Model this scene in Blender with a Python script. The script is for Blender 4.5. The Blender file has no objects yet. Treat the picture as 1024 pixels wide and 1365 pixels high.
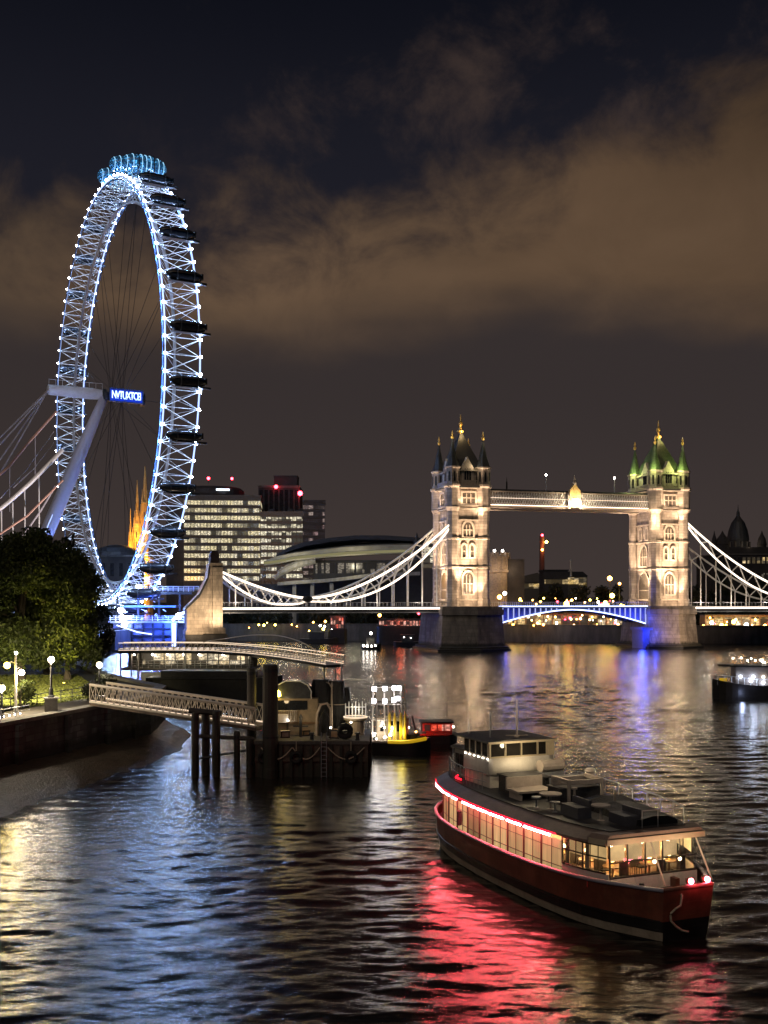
import bpy, bmesh, math, random
import numpy as np
from mathutils import Vector, Matrix

R = math.radians
SC = bpy.context.scene
COL = SC.collection

# ---------------------------------------------------------------- camera
CH = 13.5                                    # eye height above the river, standing on a bridge
F = 1400.0 / 1365.0
cam = bpy.data.cameras.new('camera')
cam.sensor_fit = 'VERTICAL'; cam.sensor_height = 24.0; cam.lens = 24.0 * F
cam.shift_y = 118.5 / 1365.0
cam.clip_start = 0.5; cam.clip_end = 8000
camo = bpy.data.objects.new('camera', cam); COL.objects.link(camo)
camo.location = (0, 0, CH); camo.rotation_euler = (R(90), 0, 0)
SC.camera = camo

def P(px, py, Y):                            # where a point seen in the photograph stands, at depth Y
    return Vector(((px - 512) * Y / 1400.0, Y, CH - (py - 801) * Y / 1400.0))

# ---------------------------------------------------------------- node helper
class S:
    def __init__(s, nt, sock): s.nt, s.k = nt, sock
    def _m(s, op, o=None, p=None):
        n = s.nt.nodes.new('ShaderNodeMath'); n.operation = op
        for i, v in enumerate((s, o, p)):
            if v is None: continue
            if isinstance(v, S): s.nt.links.new(v.k, n.inputs[i])
            else: n.inputs[i].default_value = v
        return S(s.nt, n.outputs[0])
    def __add__(s, o): return s._m('ADD', o)
    __radd__ = __add__
    def __sub__(s, o): return s._m('SUBTRACT', o)
    def __rsub__(s, o): return (s * -1.0) + o
    def __mul__(s, o): return s._m('MULTIPLY', o)
    __rmul__ = __mul__
    def __truediv__(s, o): return s._m('DIVIDE', o)
    def pow(s, o): return s._m('POWER', o)
    def sqrt(s): return s._m('SQRT')
    def max(s, o): return s._m('MAXIMUM', o)
    def min(s, o): return s._m('MINIMUM', o)
    def gt(s, o): return s._m('GREATER_THAN', o)
    def atan2(s, o): return s._m('ARCTAN2', o)
    def step(s, a, b):                       # smooth step from a to b
        n = s.nt.nodes.new('ShaderNodeMapRange'); n.interpolation_type = 'SMOOTHSTEP'
        inv = a > b
        n.inputs[1].default_value = min(a, b); n.inputs[2].default_value = max(a, b)
        n.inputs[3].default_value = 1.0 if inv else 0.0; n.inputs[4].default_value = 0.0 if inv else 1.0
        s.nt.links.new(s.k, n.inputs[0]); return S(s.nt, n.outputs[0])

def coords(nt, which='Object'):
    return nt.nodes.new('ShaderNodeTexCoord').outputs[which]
def mapping(nt, vec, scale=(1, 1, 1), rot=(0, 0, 0)):
    n = nt.nodes.new('ShaderNodeMapping'); n.inputs['Scale'].default_value = scale
    n.inputs['Rotation'].default_value = rot
    nt.links.new(vec, n.inputs[0]); return n.outputs[0]
def noise(nt, vec, scale, detail=4, rough=0.55, dist=0.0):
    n = nt.nodes.new('ShaderNodeTexNoise'); n.inputs['Scale'].default_value = scale
    n.inputs['Detail'].default_value = detail; n.inputs['Roughness'].default_value = rough
    n.inputs['Distortion'].default_value = dist
    nt.links.new(vec, n.inputs['Vector']); return S(nt, n.outputs[0])
def xyz(nt, vec):
    n = nt.nodes.new('ShaderNodeSeparateXYZ'); nt.links.new(vec, n.inputs[0])
    return [S(nt, n.outputs[i]) for i in range(3)]
def combine(nt, x, y, z):
    n = nt.nodes.new('ShaderNodeCombineXYZ')
    for i, v in enumerate((x, y, z)):
        if isinstance(v, S): nt.links.new(v.k, n.inputs[i])
        else: n.inputs[i].default_value = v
    return n.outputs[0]
def mix(nt, f, a, b):                        # colour mix
    n = nt.nodes.new('ShaderNodeMix'); n.data_type = 'RGBA'
    for i, v in ((0, f), (6, a), (7, b)):
        if isinstance(v, S): nt.links.new(v.k, n.inputs[i])
        elif hasattr(v, 'is_linked'): nt.links.new(v, n.inputs[i])
        elif isinstance(v, (tuple, list)): n.inputs[i].default_value = (*v[:3], 1)
        else: n.inputs[i].default_value = v
    return n.outputs[2]
def bump(nt, h, strength=0.3, dist=0.05):
    n = nt.nodes.new('ShaderNodeBump'); n.inputs['Strength'].default_value = strength
    n.inputs['Distance'].default_value = dist
    nt.links.new(h.k, n.inputs['Height']); return n.outputs[0]

# ---------------------------------------------------------------- night sky
W = bpy.data.worlds.new('World'); SC.world = W; W.use_nodes = True
nt = W.node_tree; nt.nodes.clear()
dirv = coords(nt, 'Generated')
dx, dy, dz = xyz(nt, dirv)
horiz = (dx * dx + dy * dy).sqrt().max(0.001)
el = dz / horiz                              # tangent of the elevation
az = dx.atan2(dy)                            # bearing from straight ahead
n_big = noise(nt, mapping(nt, dirv, (1, 1, 1.6)), 4.2, 6, 0.55, 0.3)
n_mid = noise(nt, mapping(nt, dirv, (1, 1, 1.3)), 11.0, 7, 0.6, 0.4)
n_soft = noise(nt, mapping(nt, dirv, (1, 1, 3.2)), 3.0, 3, 0.5)
edge = el - 0.362 - (az.max(0.0) * 0.42) - (n_mid - 0.5) * 0.24 - (n_big - 0.5) * 0.20
bank = edge.step(0.035, -0.085)
under = (el + (n_soft - 0.5) * 0.14 + (n_mid - 0.5) * 0.03).step(0.215, 0.30)
shade = (0.60 + 0.55 * n_soft + (n_mid - 0.5) * 0.42) * (1.12 - (el - 0.34).max(0.0) * 3.6) * (1.0 - (az - 0.16).max(0.0) * 1.6)
low_c = mix(nt, el.step(0.0, 0.22), (0.050, 0.0375, 0.0345), (0.036, 0.0280, 0.0275))
cloud_c = mix(nt, (az + (n_soft - 0.5) * 0.6).step(-0.5, 0.25), (0.080, 0.053, 0.035), (0.132, 0.081, 0.048))
scl = nt.nodes.new('ShaderNodeVectorMath'); scl.operation = 'SCALE'
nt.links.new(cloud_c, scl.inputs[0]); nt.links.new(shade.k, scl.inputs['Scale'])
hi_c = mix(nt, el.step(0.35, 0.62), (0.0125, 0.0125, 0.019), (0.0042, 0.0048, 0.0085))
wisp_n = noise(nt, mapping(nt, dirv, (1.0, 1.0, 1.15), (0.3, 0, 0.9)), 7.5, 9, 0.64, 0.25)
wisp = (wisp_n - (el - 0.45).max(0.0) * 0.35 + az.max(-0.1) * 0.10).step(0.51, 0.78) * el.step(0.72, 0.46) * az.step(-0.30, -0.06)
hi_c = mix(nt, wisp * 0.65, hi_c, (0.066, 0.043, 0.034))
sky = mix(nt, bank, hi_c, mix(nt, under, low_c, scl.outputs[0]))
bg = nt.nodes.new('ShaderNodeBackground'); nt.links.new(sky, bg.inputs[0]); bg.inputs[1].default_value = 1.0
wo = nt.nodes.new('ShaderNodeOutputWorld'); nt.links.new(bg.outputs[0], wo.inputs[0])

# added fill from behind and above: one broad soft warm light lifting the shadows
sun = bpy.data.lights.new('fill_sun', 'SUN'); sun.energy = 0.30; sun.angle = R(35); sun.color = (1.0, 0.86, 0.72)
suno = bpy.data.objects.new('fill_sun', sun); COL.objects.link(suno)
suno.rotation_euler = Vector((0.35, 1.0, -0.72)).to_track_quat('-Z', 'Y').to_euler()

# ---------------------------------------------------------------- exposure
SC.view_settings.view_transform = 'Standard'; SC.view_settings.look = 'None'
SC.view_settings.exposure = 0.0; SC.view_settings.gamma = 1.0
SC.render.engine = 'CYCLES'
SC.cycles.use_denoising = True; SC.cycles.denoising_prefilter = 'ACCURATE'; SC.cycles.use_adaptive_sampling = False
SC.cycles.max_bounces = 6; SC.cycles.diffuse_bounces = 2; SC.cycles.glossy_bounces = 3
SC.cycles.transparent_max_bounces = 12; SC.cycles.transmission_bounces = 4
SC.cycles.sample_clamp_indirect = 8.0; SC.cycles.sample_clamp_direct = 0.0
SC.cycles.caustics_reflective = False; SC.cycles.caustics_refractive = False

# ---------------------------------------------------------------- materials
M = {}
def principled(name):
    m = bpy.data.materials.new(name); m.use_nodes = True
    return m, m.node_tree, m.node_tree.nodes['Principled BSDF']
def tide_line(nt, v, c, tide):
    """Weed and wet dirt up to the height of the last high water."""
    if tide is None: return c
    x, y, z = xyz(nt, v)
    f = (z + (noise(nt, mapping(nt, v, (1, 1, .35)), 0.9, 5, .65) - 0.5) * 1.6).step(tide + .5, tide - .35)
    return mix(nt, f * 0.85, c, (0.012, 0.014, 0.008))
def mat(name, col, rough=0.6, metal=0.0, var=0.25, scale=1.5, bmp=0.15, bdist=0.03, streak=False, spec=0.5, tide=None):
    m, nt, b = principled(name)
    v = coords(nt)
    n1 = noise(nt, mapping(nt, v, (1, 1, 0.25 if streak else 1)), scale, 6, 0.6)
    n2 = noise(nt, v, scale * 7, 3, 0.6)
    f = (n1 * 0.7 + n2 * 0.3).step(0.3, 0.72)
    c = mix(nt, f, tuple(x * (1 - var) for x in col), tuple(min(1, x * (1 + var)) for x in col))
    c = tide_line(nt, v, c, tide)
    nt.links.new(c, b.inputs['Base Color'])
    b.inputs['Roughness'].default_value = rough; b.inputs['Metallic'].default_value = metal
    b.inputs['Specular IOR Level'].default_value = spec
    if bmp: nt.links.new(bump(nt, n1 * 0.5 + n2 * 0.5, bmp, bdist), b.inputs['Normal'])
    M[name] = m; return m
def stone_mat(name, col, bw=1.6, bh=0.75, var=0.22, mortar=0.55, rough=0.85, tide=None):
    m, nt, b = principled(name)
    v = coords(nt); x, y, z = xyz(nt, v)
    q = combine(nt, x + y, z, 0.0)
    br = nt.nodes.new('ShaderNodeTexBrick'); nt.links.new(q, br.inputs['Vector'])
    br.inputs['Scale'].default_value = 1.0; br.inputs['Brick Width'].default_value = bw
    br.inputs['Row Height'].default_value = bh; br.inputs['Mortar Size'].default_value = 0.035
    br.inputs['Color1'].default_value = (*[c * (1 + var) for c in col], 1)
    br.inputs['Color2'].default_value = (*[c * (1 - var) for c in col], 1)
    br.inputs['Mortar'].default_value = (*[c * mortar for c in col], 1)
    n1 = noise(nt, mapping(nt, v, (1, 1, 0.3)), 0.55, 7, 0.65)
    st = n1.step(0.30, 0.62)
    dirt = mix(nt, st, tuple(c * 0.45 for c in col), br.outputs['Color'])
    dirt = tide_line(nt, v, dirt, tide)
    nt.links.new(dirt, b.inputs['Base Color'])
    b.inputs['Roughness'].default_value = rough
    h = S(nt, br.outputs['Fac']) * -0.6 + noise(nt, v, 4.0, 4) * 0.5
    nt.links.new(bump(nt, h, 0.5, 0.08), b.inputs['Normal'])
    M[name] = m; return m
def glow(name, col, strength):
    m = bpy.data.materials.new(name); m.use_nodes = True; nt = m.node_tree; nt.nodes.clear()
    e = nt.nodes.new('ShaderNodeEmission'); e.inputs[0].default_value = (*col, 1); e.inputs[1].default_value = strength
    o = nt.nodes.new('ShaderNodeOutputMaterial'); nt.links.new(e.outputs[0], o.inputs[0])
    M[name] = m; return m
def lit_window(name, col, strength, cell=(2.0, 2.0), lit=0.6, sub=5.0, base=0.05, alt=(1.0, 0.9, 0.72)):
    """Panes of a lit building: each room has its own brightness, some are dark."""
    m, nt, b = principled(name)
    v = coords(nt); x, y, z = xyz(nt, v)
    fx = ((x + y) / cell[0])._m('FLOOR'); fz = (z / cell[1])._m('FLOOR')
    wn = nt.nodes.new('ShaderNodeTexWhiteNoise'); wn.noise_dimensions = '2D'
    nt.links.new(combine(nt, fx, fz, 0.0), wn.inputs['Vector'])
    r = S(nt, wn.outputs['Value'])
    on = r.step(1 - lit - 0.12, 1 - lit + 0.25)
    lamp = noise(nt, mapping(nt, v, (1, 1, 1.6)), sub, 3, 0.7).step(0.38, 0.72) * 1.3 + 0.25
    wn2 = nt.nodes.new('ShaderNodeTexWhiteNoise'); wn2.noise_dimensions = '2D'
    nt.links.new(combine(nt, fx + 17.0, fz, 0.0), wn2.inputs['Vector'])
    c = mix(nt, S(nt, wn2.outputs['Value']) * 0.6, col, alt)
    b.inputs['Base Color'].default_value = (0.02, 0.02, 0.025, 1); b.inputs['Roughness'].default_value = 0.15
    nt.links.new(c, b.inputs['Emission Color'])
    nt.links.new(((on * lamp + base) * strength).k, b.inputs['Emission Strength'])
    M[name] = m; return m
def glass_mat(name, tint=(0.9, 0.92, 0.95), opacity=0.02):
    m = bpy.data.materials.new(name); m.use_nodes = True; nt = m.node_tree; nt.nodes.clear()
    t = nt.nodes.new('ShaderNodeBsdfTransparent'); t.inputs[0].default_value = (*tint, 1)
    g = nt.nodes.new('ShaderNodeBsdfGlossy'); g.inputs['Roughness'].default_value = 0.03
    fr = nt.nodes.new('ShaderNodeFresnel'); fr.inputs[0].default_value = 1.45
    f = (S(nt, fr.outputs[0]) * 0.4 + opacity).min(1.0)
    mx = nt.nodes.new('ShaderNodeMixShader'); nt.links.new(f.k, mx.inputs[0])
    nt.links.new(t.outputs[0], mx.inputs[1]); nt.links.new(g.outputs[0], mx.inputs[2])
    o = nt.nodes.new('ShaderNodeOutputMaterial'); nt.links.new(mx.outputs[0], o.inputs[0])
    M[name] = m; return m

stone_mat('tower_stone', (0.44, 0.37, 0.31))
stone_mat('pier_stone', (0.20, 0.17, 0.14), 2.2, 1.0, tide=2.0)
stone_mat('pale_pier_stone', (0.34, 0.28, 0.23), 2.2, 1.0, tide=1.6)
stone_mat('abutment_stone', (0.38, 0.32, 0.25), 2.0, 0.95)
stone_mat('wall_stone', (0.13, 0.135, 0.13), 1.3, 0.5, 0.45, tide=2.4)
stone_mat('dark_brick', (0.09, 0.06, 0.05), 0.6, 0.25)
stone_mat('gold_stone', (0.55, 0.36, 0.12), 1.2, 0.6)
mat('trim_stone', (0.48, 0.41, 0.34), 0.8)
mat('slate', (0.028, 0.030, 0.034), 0.55, var=0.4, scale=2.5, bmp=0.3)
mat('greenlit_slate', (0.075, 0.105, 0.055), 0.6, var=0.4, scale=2.0, bmp=0.3)  # right tower's slate, the green floodlight tint put into its colour
mat('gilding', (0.80, 0.50, 0.14), 0.35, 0.35, 0.15)
mat('white_steel', (0.72, 0.74, 0.78), 0.4, 0.0, 0.12)
mat('grey_steel', (0.30, 0.31, 0.33), 0.45, 0.3, 0.25)
mat('dark_steel', (0.022, 0.023, 0.026), 0.5, 0.2, 0.4, bmp=0.2)
mat('black_void', (0.008, 0.008, 0.009), 0.4, 0.0, 0.2, bmp=0)
mat('blue_steel', (0.10, 0.20, 0.50), 0.4, 0.0, 0.15)
mat('concrete', (0.24, 0.23, 0.21), 0.85, var=0.3, scale=0.7, streak=True)
mat('dark_concrete', (0.085, 0.08, 0.075), 0.85, var=0.4, scale=0.6, streak=True)
mat('tarred_timber', (0.045, 0.038, 0.032), 0.7, tide=2.3, var=0.5, scale=1.2, streak=True, bmp=0.5, bdist=0.06)
mat('rusty_steel', (0.075, 0.052, 0.038), 0.7, tide=.9, var=0.7, scale=0.8, streak=True, bmp=0.4)
mat('asphalt', (0.05, 0.05, 0.05), 0.9, var=0.2, scale=3)
mat('city_ground', (0.035, 0.034, 0.032), 0.95, var=0.3, scale=0.1)
mat('paving', (0.10, 0.09, 0.08), 0.85, var=0.25, scale=0.9)
mat('lawn_green', (0.14, 0.165, 0.045), 0.95, var=0.35, scale=0.6, bmp=0.6)
mat('mud', (0.068, 0.055, 0.040), 0.34, var=0.5, scale=0.8, bmp=0.8, bdist=0.25)
def hull_mat(name, col, rust, rough):
    m, nt, b = principled(name); v = coords(nt); x, y, z = xyz(nt, v)
    br = nt.nodes.new('ShaderNodeTexBrick'); nt.links.new(combine(nt, x, z, 0.0), br.inputs['Vector'])
    br.inputs['Scale'].default_value = 1.0; br.inputs['Brick Width'].default_value = 2.1; br.inputs['Row Height'].default_value = .52; br.inputs['Mortar Size'].default_value = .012
    run = noise(nt, mapping(nt, v, (1, 1, .07)), 3.5, 5, .65); wear = noise(nt, v, 1.1, 6, .65)
    c = mix(nt, wear.step(.35, .7), tuple(k * .65 for k in col), tuple(k * 1.2 for k in col))
    c = mix(nt, run.step(.56, .76) * .55, c, rust)
    nt.links.new(c, b.inputs['Base Color']); b.inputs['Roughness'].default_value = rough
    nt.links.new(bump(nt, S(nt, br.outputs['Fac']) * -.7 + wear * .35, .5, .02), b.inputs['Normal']); M[name] = m
hull_mat('hull_red', (0.165, 0.048, 0.027), (.16, .075, .04), .5)
hull_mat('hull_black', (0.014, 0.013, 0.013), (.06, .032, .02), .45)
mat('hull_beige', (0.30, 0.25, 0.19), 0.6, var=0.3, scale=1.0, streak=True)
mat('boat_white', (0.62, 0.58, 0.52), 0.45, var=0.15, scale=1.2, streak=True, bmp=0.05)
mat('boat_cream', (0.48, 0.40, 0.28), 0.5, var=0.15, scale=1.0)
mat('rail_lilac', (0.30, 0.29, 0.36), 0.35, var=0.12)
mat('roof_brown', (0.22, 0.165, 0.135), 0.6, var=0.25, scale=1.0)
mat('deck_dark', (0.045, 0.044, 0.048), 0.55, var=0.4, scale=1.5)
mat('tarpaulin', (0.012, 0.012, 0.014), 0.5, var=0.5, scale=2.0, bmp=0.8, bdist=0.1)
mat('canvas', (0.42, 0.36, 0.31), 0.8, var=0.15, scale=3)
mat('rope', (0.46, 0.38, 0.28), 0.9, var=0.3, scale=12)
mat('timber', (0.20, 0.12, 0.06), 0.5, var=0.3, scale=3)
mat('red_paint', (0.45, 0.035, 0.025), 0.5, var=0.2)
mat('yellow_paint', (0.62, 0.42, 0.03), 0.5, var=0.2)
mat('rubber', (0.012, 0.012, 0.012), 0.8, var=0.3)
mat('bark', (0.075, 0.060, 0.045), 0.9, var=0.4, scale=2, streak=True, bmp=0.8)
glass_mat('clear_glass')
mat('dark_glass', (0.012, 0.014, 0.018), 0.08, 0.0, 0.2, bmp=0)
def leaf_mat(name, a, b_):
    m, nt, b = principled(name)
    g = nt.nodes.new('ShaderNodeNewGeometry')
    r = S(nt, g.outputs['Random Per Island'])
    c = mix(nt, r, a, b_)
    nt.links.new(c, b.inputs['Base Color']); b.inputs['Roughness'].default_value = 0.6
    tr = nt.nodes.new('ShaderNodeBsdfTranslucent'); nt.links.new(c, tr.inputs[0])
    mx = nt.nodes.new('ShaderNodeMixShader'); mx.inputs[0].default_value = 0.3
    nt.links.new(b.outputs[0], mx.inputs[1]); nt.links.new(tr.outputs[0], mx.inputs[2])
    nt.links.new(mx.outputs[0], nt.nodes['Material Output'].inputs[0])
    M[name] = m
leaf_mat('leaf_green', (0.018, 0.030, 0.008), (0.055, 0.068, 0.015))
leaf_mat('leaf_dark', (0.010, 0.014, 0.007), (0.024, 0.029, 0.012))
glow('lamp_white', (1.0, 0.78, 0.50), 50)
glow('lamp_yellow', (1.0, 0.72, 0.10), 30)
glow('lamp_orange', (1.0, 0.42, 0.07), 26)
glow('lamp_small_white', (1.0, 0.90, 0.78), 26)
glow('lamp_red', (1.0, 0.03, 0.05), 30)
glow('lamp_pink', (1.0, 0.10, 0.16), 190)
glow('lamp_blue', (0.06, 0.14, 1.0), 24)
glow('lamp_ice', (0.62, 0.76, 1.0), 60)
glow('wheel_bulb', (0.38, 0.58, 1.0), 480)
glow('wheel_strip', (0.42, 0.56, 1.0), 1.9)
glow('bridge_strip', (1.0, 0.78, 0.60), 3.2)
glow('chain_glow', (1.0, 0.84, 0.68), 2.4)  # white steel of the near chains, glowing in place of floodlight
glow('rail_strip', (1.0, 0.76, 0.54), 1.2)
glow('ice_strip', (0.45, 0.55, 1.0), 4.0)
glow('red_tube', (1.0, 0.10, 0.12), 300.0)
glow('red_tube_edge', (1.0, 0.012, 0.03), 4.0)
glow('saloon_glow', (1.0, 0.66, 0.30), 0.75)
glow('table_lamp', (1.0, 0.62, 0.20), 18)
glow('sign_blue', (0.01, 0.05, 0.75), 0.9)
glow('sign_letter', (0.62, 0.86, 1.0), 2.4)
glow('flood_head', (0.92, 0.90, 1.0), 30)
lit_window('office_pane', (1.0, 0.84, 0.46), 0.95, (2.6, 3.75), 0.80, 1.6)
lit_window('office_pane_cool', (1.0, 0.90, 0.62), 0.95, (2.4, 3.2), 0.62, 1.2)
lit_window('block_pane', (0.9, 0.55, 0.55), 0.32, (2.2, 3.0), 0.35, 1.0)
lit_window('pavilion_pane', (1.0, 0.74, 0.38), 1.1, (1.1, 2.5), 0.75, 2.2)
lit_window('far_pane', (1.0, 0.66, 0.22), 0.75, (3.0, 3.0), 0.5, 0.8)
lit_window('red_pane', (1.0, 0.10, 0.05), 0.9, (1.0, 1.2), 0.7, 1.6)
m, nt, b = principled('blind_pane')          # drawn curtains lit from inside
v = coords(nt); fold = noise(nt, mapping(nt, v, (1, 1, .06)), 5.0, 4, .6); big = noise(nt, mapping(nt, v, (1, 1, .3)), .55, 2)
b.inputs['Base Color'].default_value = (.035, .03, .022, 1); b.inputs['Roughness'].default_value = .5
b.inputs['Emission Color'].default_value = (1.0, .68, .29, 1)
wn = nt.nodes.new('ShaderNodeTexWhiteNoise'); wn.noise_dimensions = '1D'; nt.links.new(((xyz(nt, v)[0] - 1.5) / 1.4)._m('FLOOR').k, wn.inputs['W'])
nt.links.new(((fold.step(.2, .8) * .5 + .6) * (big * .9 + .25) * (S(nt, wn.outputs['Value']) * .9 + .55) * .60).k, b.inputs['Emission Strength']); M['blind_pane'] = m

# ---------------------------------------------------------------- objects
def thing(name, label, cat, loc=(0, 0, 0), rz=0.0, group=None):
    o = bpy.data.objects.new(name, None); COL.objects.link(o)
    o.empty_display_size = 0.5
    o.location = loc; o.rotation_euler = (0, 0, rz); o['label'] = label; o['category'] = cat
    if group: o['group'] = group
    return o
def tag(o, label=None, cat=None, group=None, kind=None):
    for k, v in (('label', label), ('category', cat), ('group', group), ('kind', kind)):
        if v: o[k] = v
    return o
def copy_tree(o, parent=None):
    c = o.copy(); COL.objects.link(c)
    if parent: c.parent = parent
    for ch in o.children: copy_tree(ch, c)
    return c
def light(kind, loc, col, power, parent=None, aim=None, size=0.3, angle=60, blend=0.6):
    d = bpy.data.lights.new('light', kind); d.color = col; d.energy = power
    d.shadow_soft_size = size
    if kind == 'SPOT': d.spot_size = R(angle); d.spot_blend = blend
    o = bpy.data.objects.new('lamp_or_fill', d); COL.objects.link(o); o.location = loc
    if aim is not None:
        o.rotation_euler = (Vector(aim) - Vector(loc)).to_track_quat('-Z', 'Y').to_euler()
    if parent: o.parent = parent
    return o

class MB:
    """Collects shapes and links them as one mesh object."""
    def __init__(s): s.v, s.f, s.m, s.i = [], [], [], 0
    def use(s, i): s.i = i; return s
    def add(s, vs, fs):
        o = len(s.v); s.v.extend([tuple(x) for x in vs])
        for f in fs: s.f.append(tuple(k + o for k in f)); s.m.append(s.i)
        return s
    def box(s, c, d, rz=0.0, taper=1.0):
        cx, cy, cz = c; hx, hy, hz = d[0] / 2, d[1] / 2, d[2] / 2
        co, si = math.cos(rz), math.sin(rz); vs = []
        for z, k in ((-hz, 1.0), (hz, taper)):
            for x, y in ((-hx, -hy), (hx, -hy), (hx, hy), (-hx, hy)):
                vs.append((cx + (x * co - y * si) * k, cy + (x * si + y * co) * k, cz + z))
        return s.add(vs, [(3, 2, 1, 0), (4, 5, 6, 7), (0, 1, 5, 4), (1, 2, 6, 5), (2, 3, 7, 6), (3, 0, 4, 7)])
    def span(s, x0, x1, y0, y1, z0, z1):
        return s.box(((x0 + x1) / 2, (y0 + y1) / 2, (z0 + z1) / 2), (abs(x1 - x0), abs(y1 - y0), abs(z1 - z0)))
    def tube(s, p, q, r0, r1=None, n=6, caps=True):
        p, q = Vector(p), Vector(q); r1 = r0 if r1 is None else r1
        d = q - p
        if d.length < 1e-6: return s
        d.normalize(); a = d.orthogonal().normalized(); b = d.cross(a)
        vs = []
        for c, r in ((p, r0), (q, r1)):
            for k in range(n):
                t = 2 * math.pi * (k + 0.5) / n
                vs.append(c + a * (r * math.cos(t)) + b * (r * math.sin(t)))
        fs = [(k, (k + 1) % n, n + (k + 1) % n, n + k) for k in range(n)]
        if caps: fs += [tuple(range(n - 1, -1, -1)), tuple(range(n, 2 * n))]
        return s.add(vs, fs)
    def path(s, pts, r, n=6):
        pts = [Vector(p) for p in pts]; L = len(pts); vs, fs = [], []
        up = Vector((0, 0, 1))
        for i, p in enumerate(pts):
            t = (pts[min(i + 1, L - 1)] - pts[max(i - 1, 0)]).normalized()
            a = t.cross(up)
            if a.length < 0.05: a = t.cross(Vector((0, 1, 0)))
            a.normalize(); b = a.cross(t)
            rr = r[i] if isinstance(r, (list, tuple)) else r
            for k in range(n):
                g = 2 * math.pi * (k + 0.5) / n
                vs.append(p + a * (rr * math.cos(g)) + b * (rr * math.sin(g)))
        for i in range(L - 1):
            for k in range(n):
                fs.append((i * n + k, i * n + (k + 1) % n, (i + 1) * n + (k + 1) % n, (i + 1) * n + k))
        fs += [tuple(range(n - 1, -1, -1)), tuple((L - 1) * n + k for k in range(n))]
        return s.add(vs, fs)
    def lathe(s, prof, c=(0, 0, 0), n=10, rot=0.0, sx=1.0, sy=1.0):
        vs, fs = [], []
        for r, z in prof:
            for k in range(n):
                t = 2 * math.pi * k / n + rot
                vs.append((c[0] + max(r, 1e-4) * math.cos(t) * sx, c[1] + max(r, 1e-4) * math.sin(t) * sy, c[2] + z))
        for i in range(len(prof) - 1):
            for k in range(n):
                fs.append((i * n + k, i * n + (k + 1) % n, (i + 1) * n + (k + 1) % n, (i + 1) * n + k))
        fs += [tuple(range(n - 1, -1, -1)), tuple((len(prof) - 1) * n + k for k in range(n))]
        return s.add(vs, fs)
    def ball(s, c, r, n=8, sx=1.0, sy=1.0, sz=1.0):
        pr = [(r * math.sin(math.pi * i / 6), -r * sz * math.cos(math.pi * i / 6)) for i in range(7)]
        return s.lathe(pr, c, n, 0, sx, sy)
    def prism(s, out, z0, z1, zf=None):      # outline in plan, extruded upward
        n = len(out)
        vs = [(x, y, z0) for x, y in out] + [(x, y, z1) for x, y in out]
        fs = [(k, (k + 1) % n, n + (k + 1) % n, n + k) for k in range(n)]
        return s.add(vs, fs + [tuple(range(n - 1, -1, -1)), tuple(range(n, 2 * n))])
    def slab(s, prof, a, b):                 # outline in (along, z), pushed from point function a to b
        n = len(prof); vs = [a(u, z) for u, z in prof] + [b(u, z) for u, z in prof]
        fs = [(k, (k + 1) % n, n + (k + 1) % n, n + k) for k in range(n)]
        return s.add(vs, fs + [tuple(range(n - 1, -1, -1)), tuple(range(n, 2 * n))])
    def loft(s, rings, close=True, cap=True):
        n = len(rings[0]); vs = [p for r in rings for p in r]; fs = []
        for i in range(len(rings) - 1):
            for k in range(n if close else n - 1):
                fs.append((i * n + k, i * n + (k + 1) % n, (i + 1) * n + (k + 1) % n, (i + 1) * n + k))
        if cap: fs += [tuple(range(n - 1, -1, -1)), tuple((len(rings) - 1) * n + k for k in range(n))]
        return s.add(vs, fs)
    def build(s, name, mats, parent=None, smooth=False, loc=None, label=None):
        me = bpy.data.meshes.new(name); me.from_pydata(s.v, [], s.f)
        for m in (mats if isinstance(mats, (list, tuple)) else [mats]): me.materials.append(M[m])
        me.polygons.foreach_set('material_index', s.m)
        if smooth: me.polygons.foreach_set('use_smooth', [True] * len(s.f))
        me.validate(); 
        bm = bmesh.new(); bm.from_mesh(me); bmesh.ops.recalc_face_normals(bm, faces=bm.faces); bm.to_mesh(me); bm.free()
        o = bpy.data.objects.new(name, me); COL.objects.link(o)
        if parent: o.parent = parent
        if loc is not None: o.location = loc
        if label: o['label'] = label
        return o

def mesh_np(name, verts, faces, m, parent=None, smooth=False):
    """A mesh from numpy arrays; faces are all quads."""
    me = bpy.data.meshes.new(name)
    nv, nf = len(verts), len(faces)
    me.vertices.add(nv); me.vertices.foreach_set('co', np.asarray(verts, np.float32).ravel())
    me.loops.add(nf * 4); me.loops.foreach_set('vertex_index', np.asarray(faces, np.int32).ravel())
    me.polygons.add(nf); me.polygons.foreach_set('loop_start', np.arange(0, nf * 4, 4, dtype=np.int32))
    if smooth: me.polygons.foreach_set('use_smooth', np.ones(nf, bool))
    me.materials.append(M[m]); me.update(calc_edges=True); me.validate()
    o = bpy.data.objects.new(name, me); COL.objects.link(o)
    if parent: o.parent = parent
    return o

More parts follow.
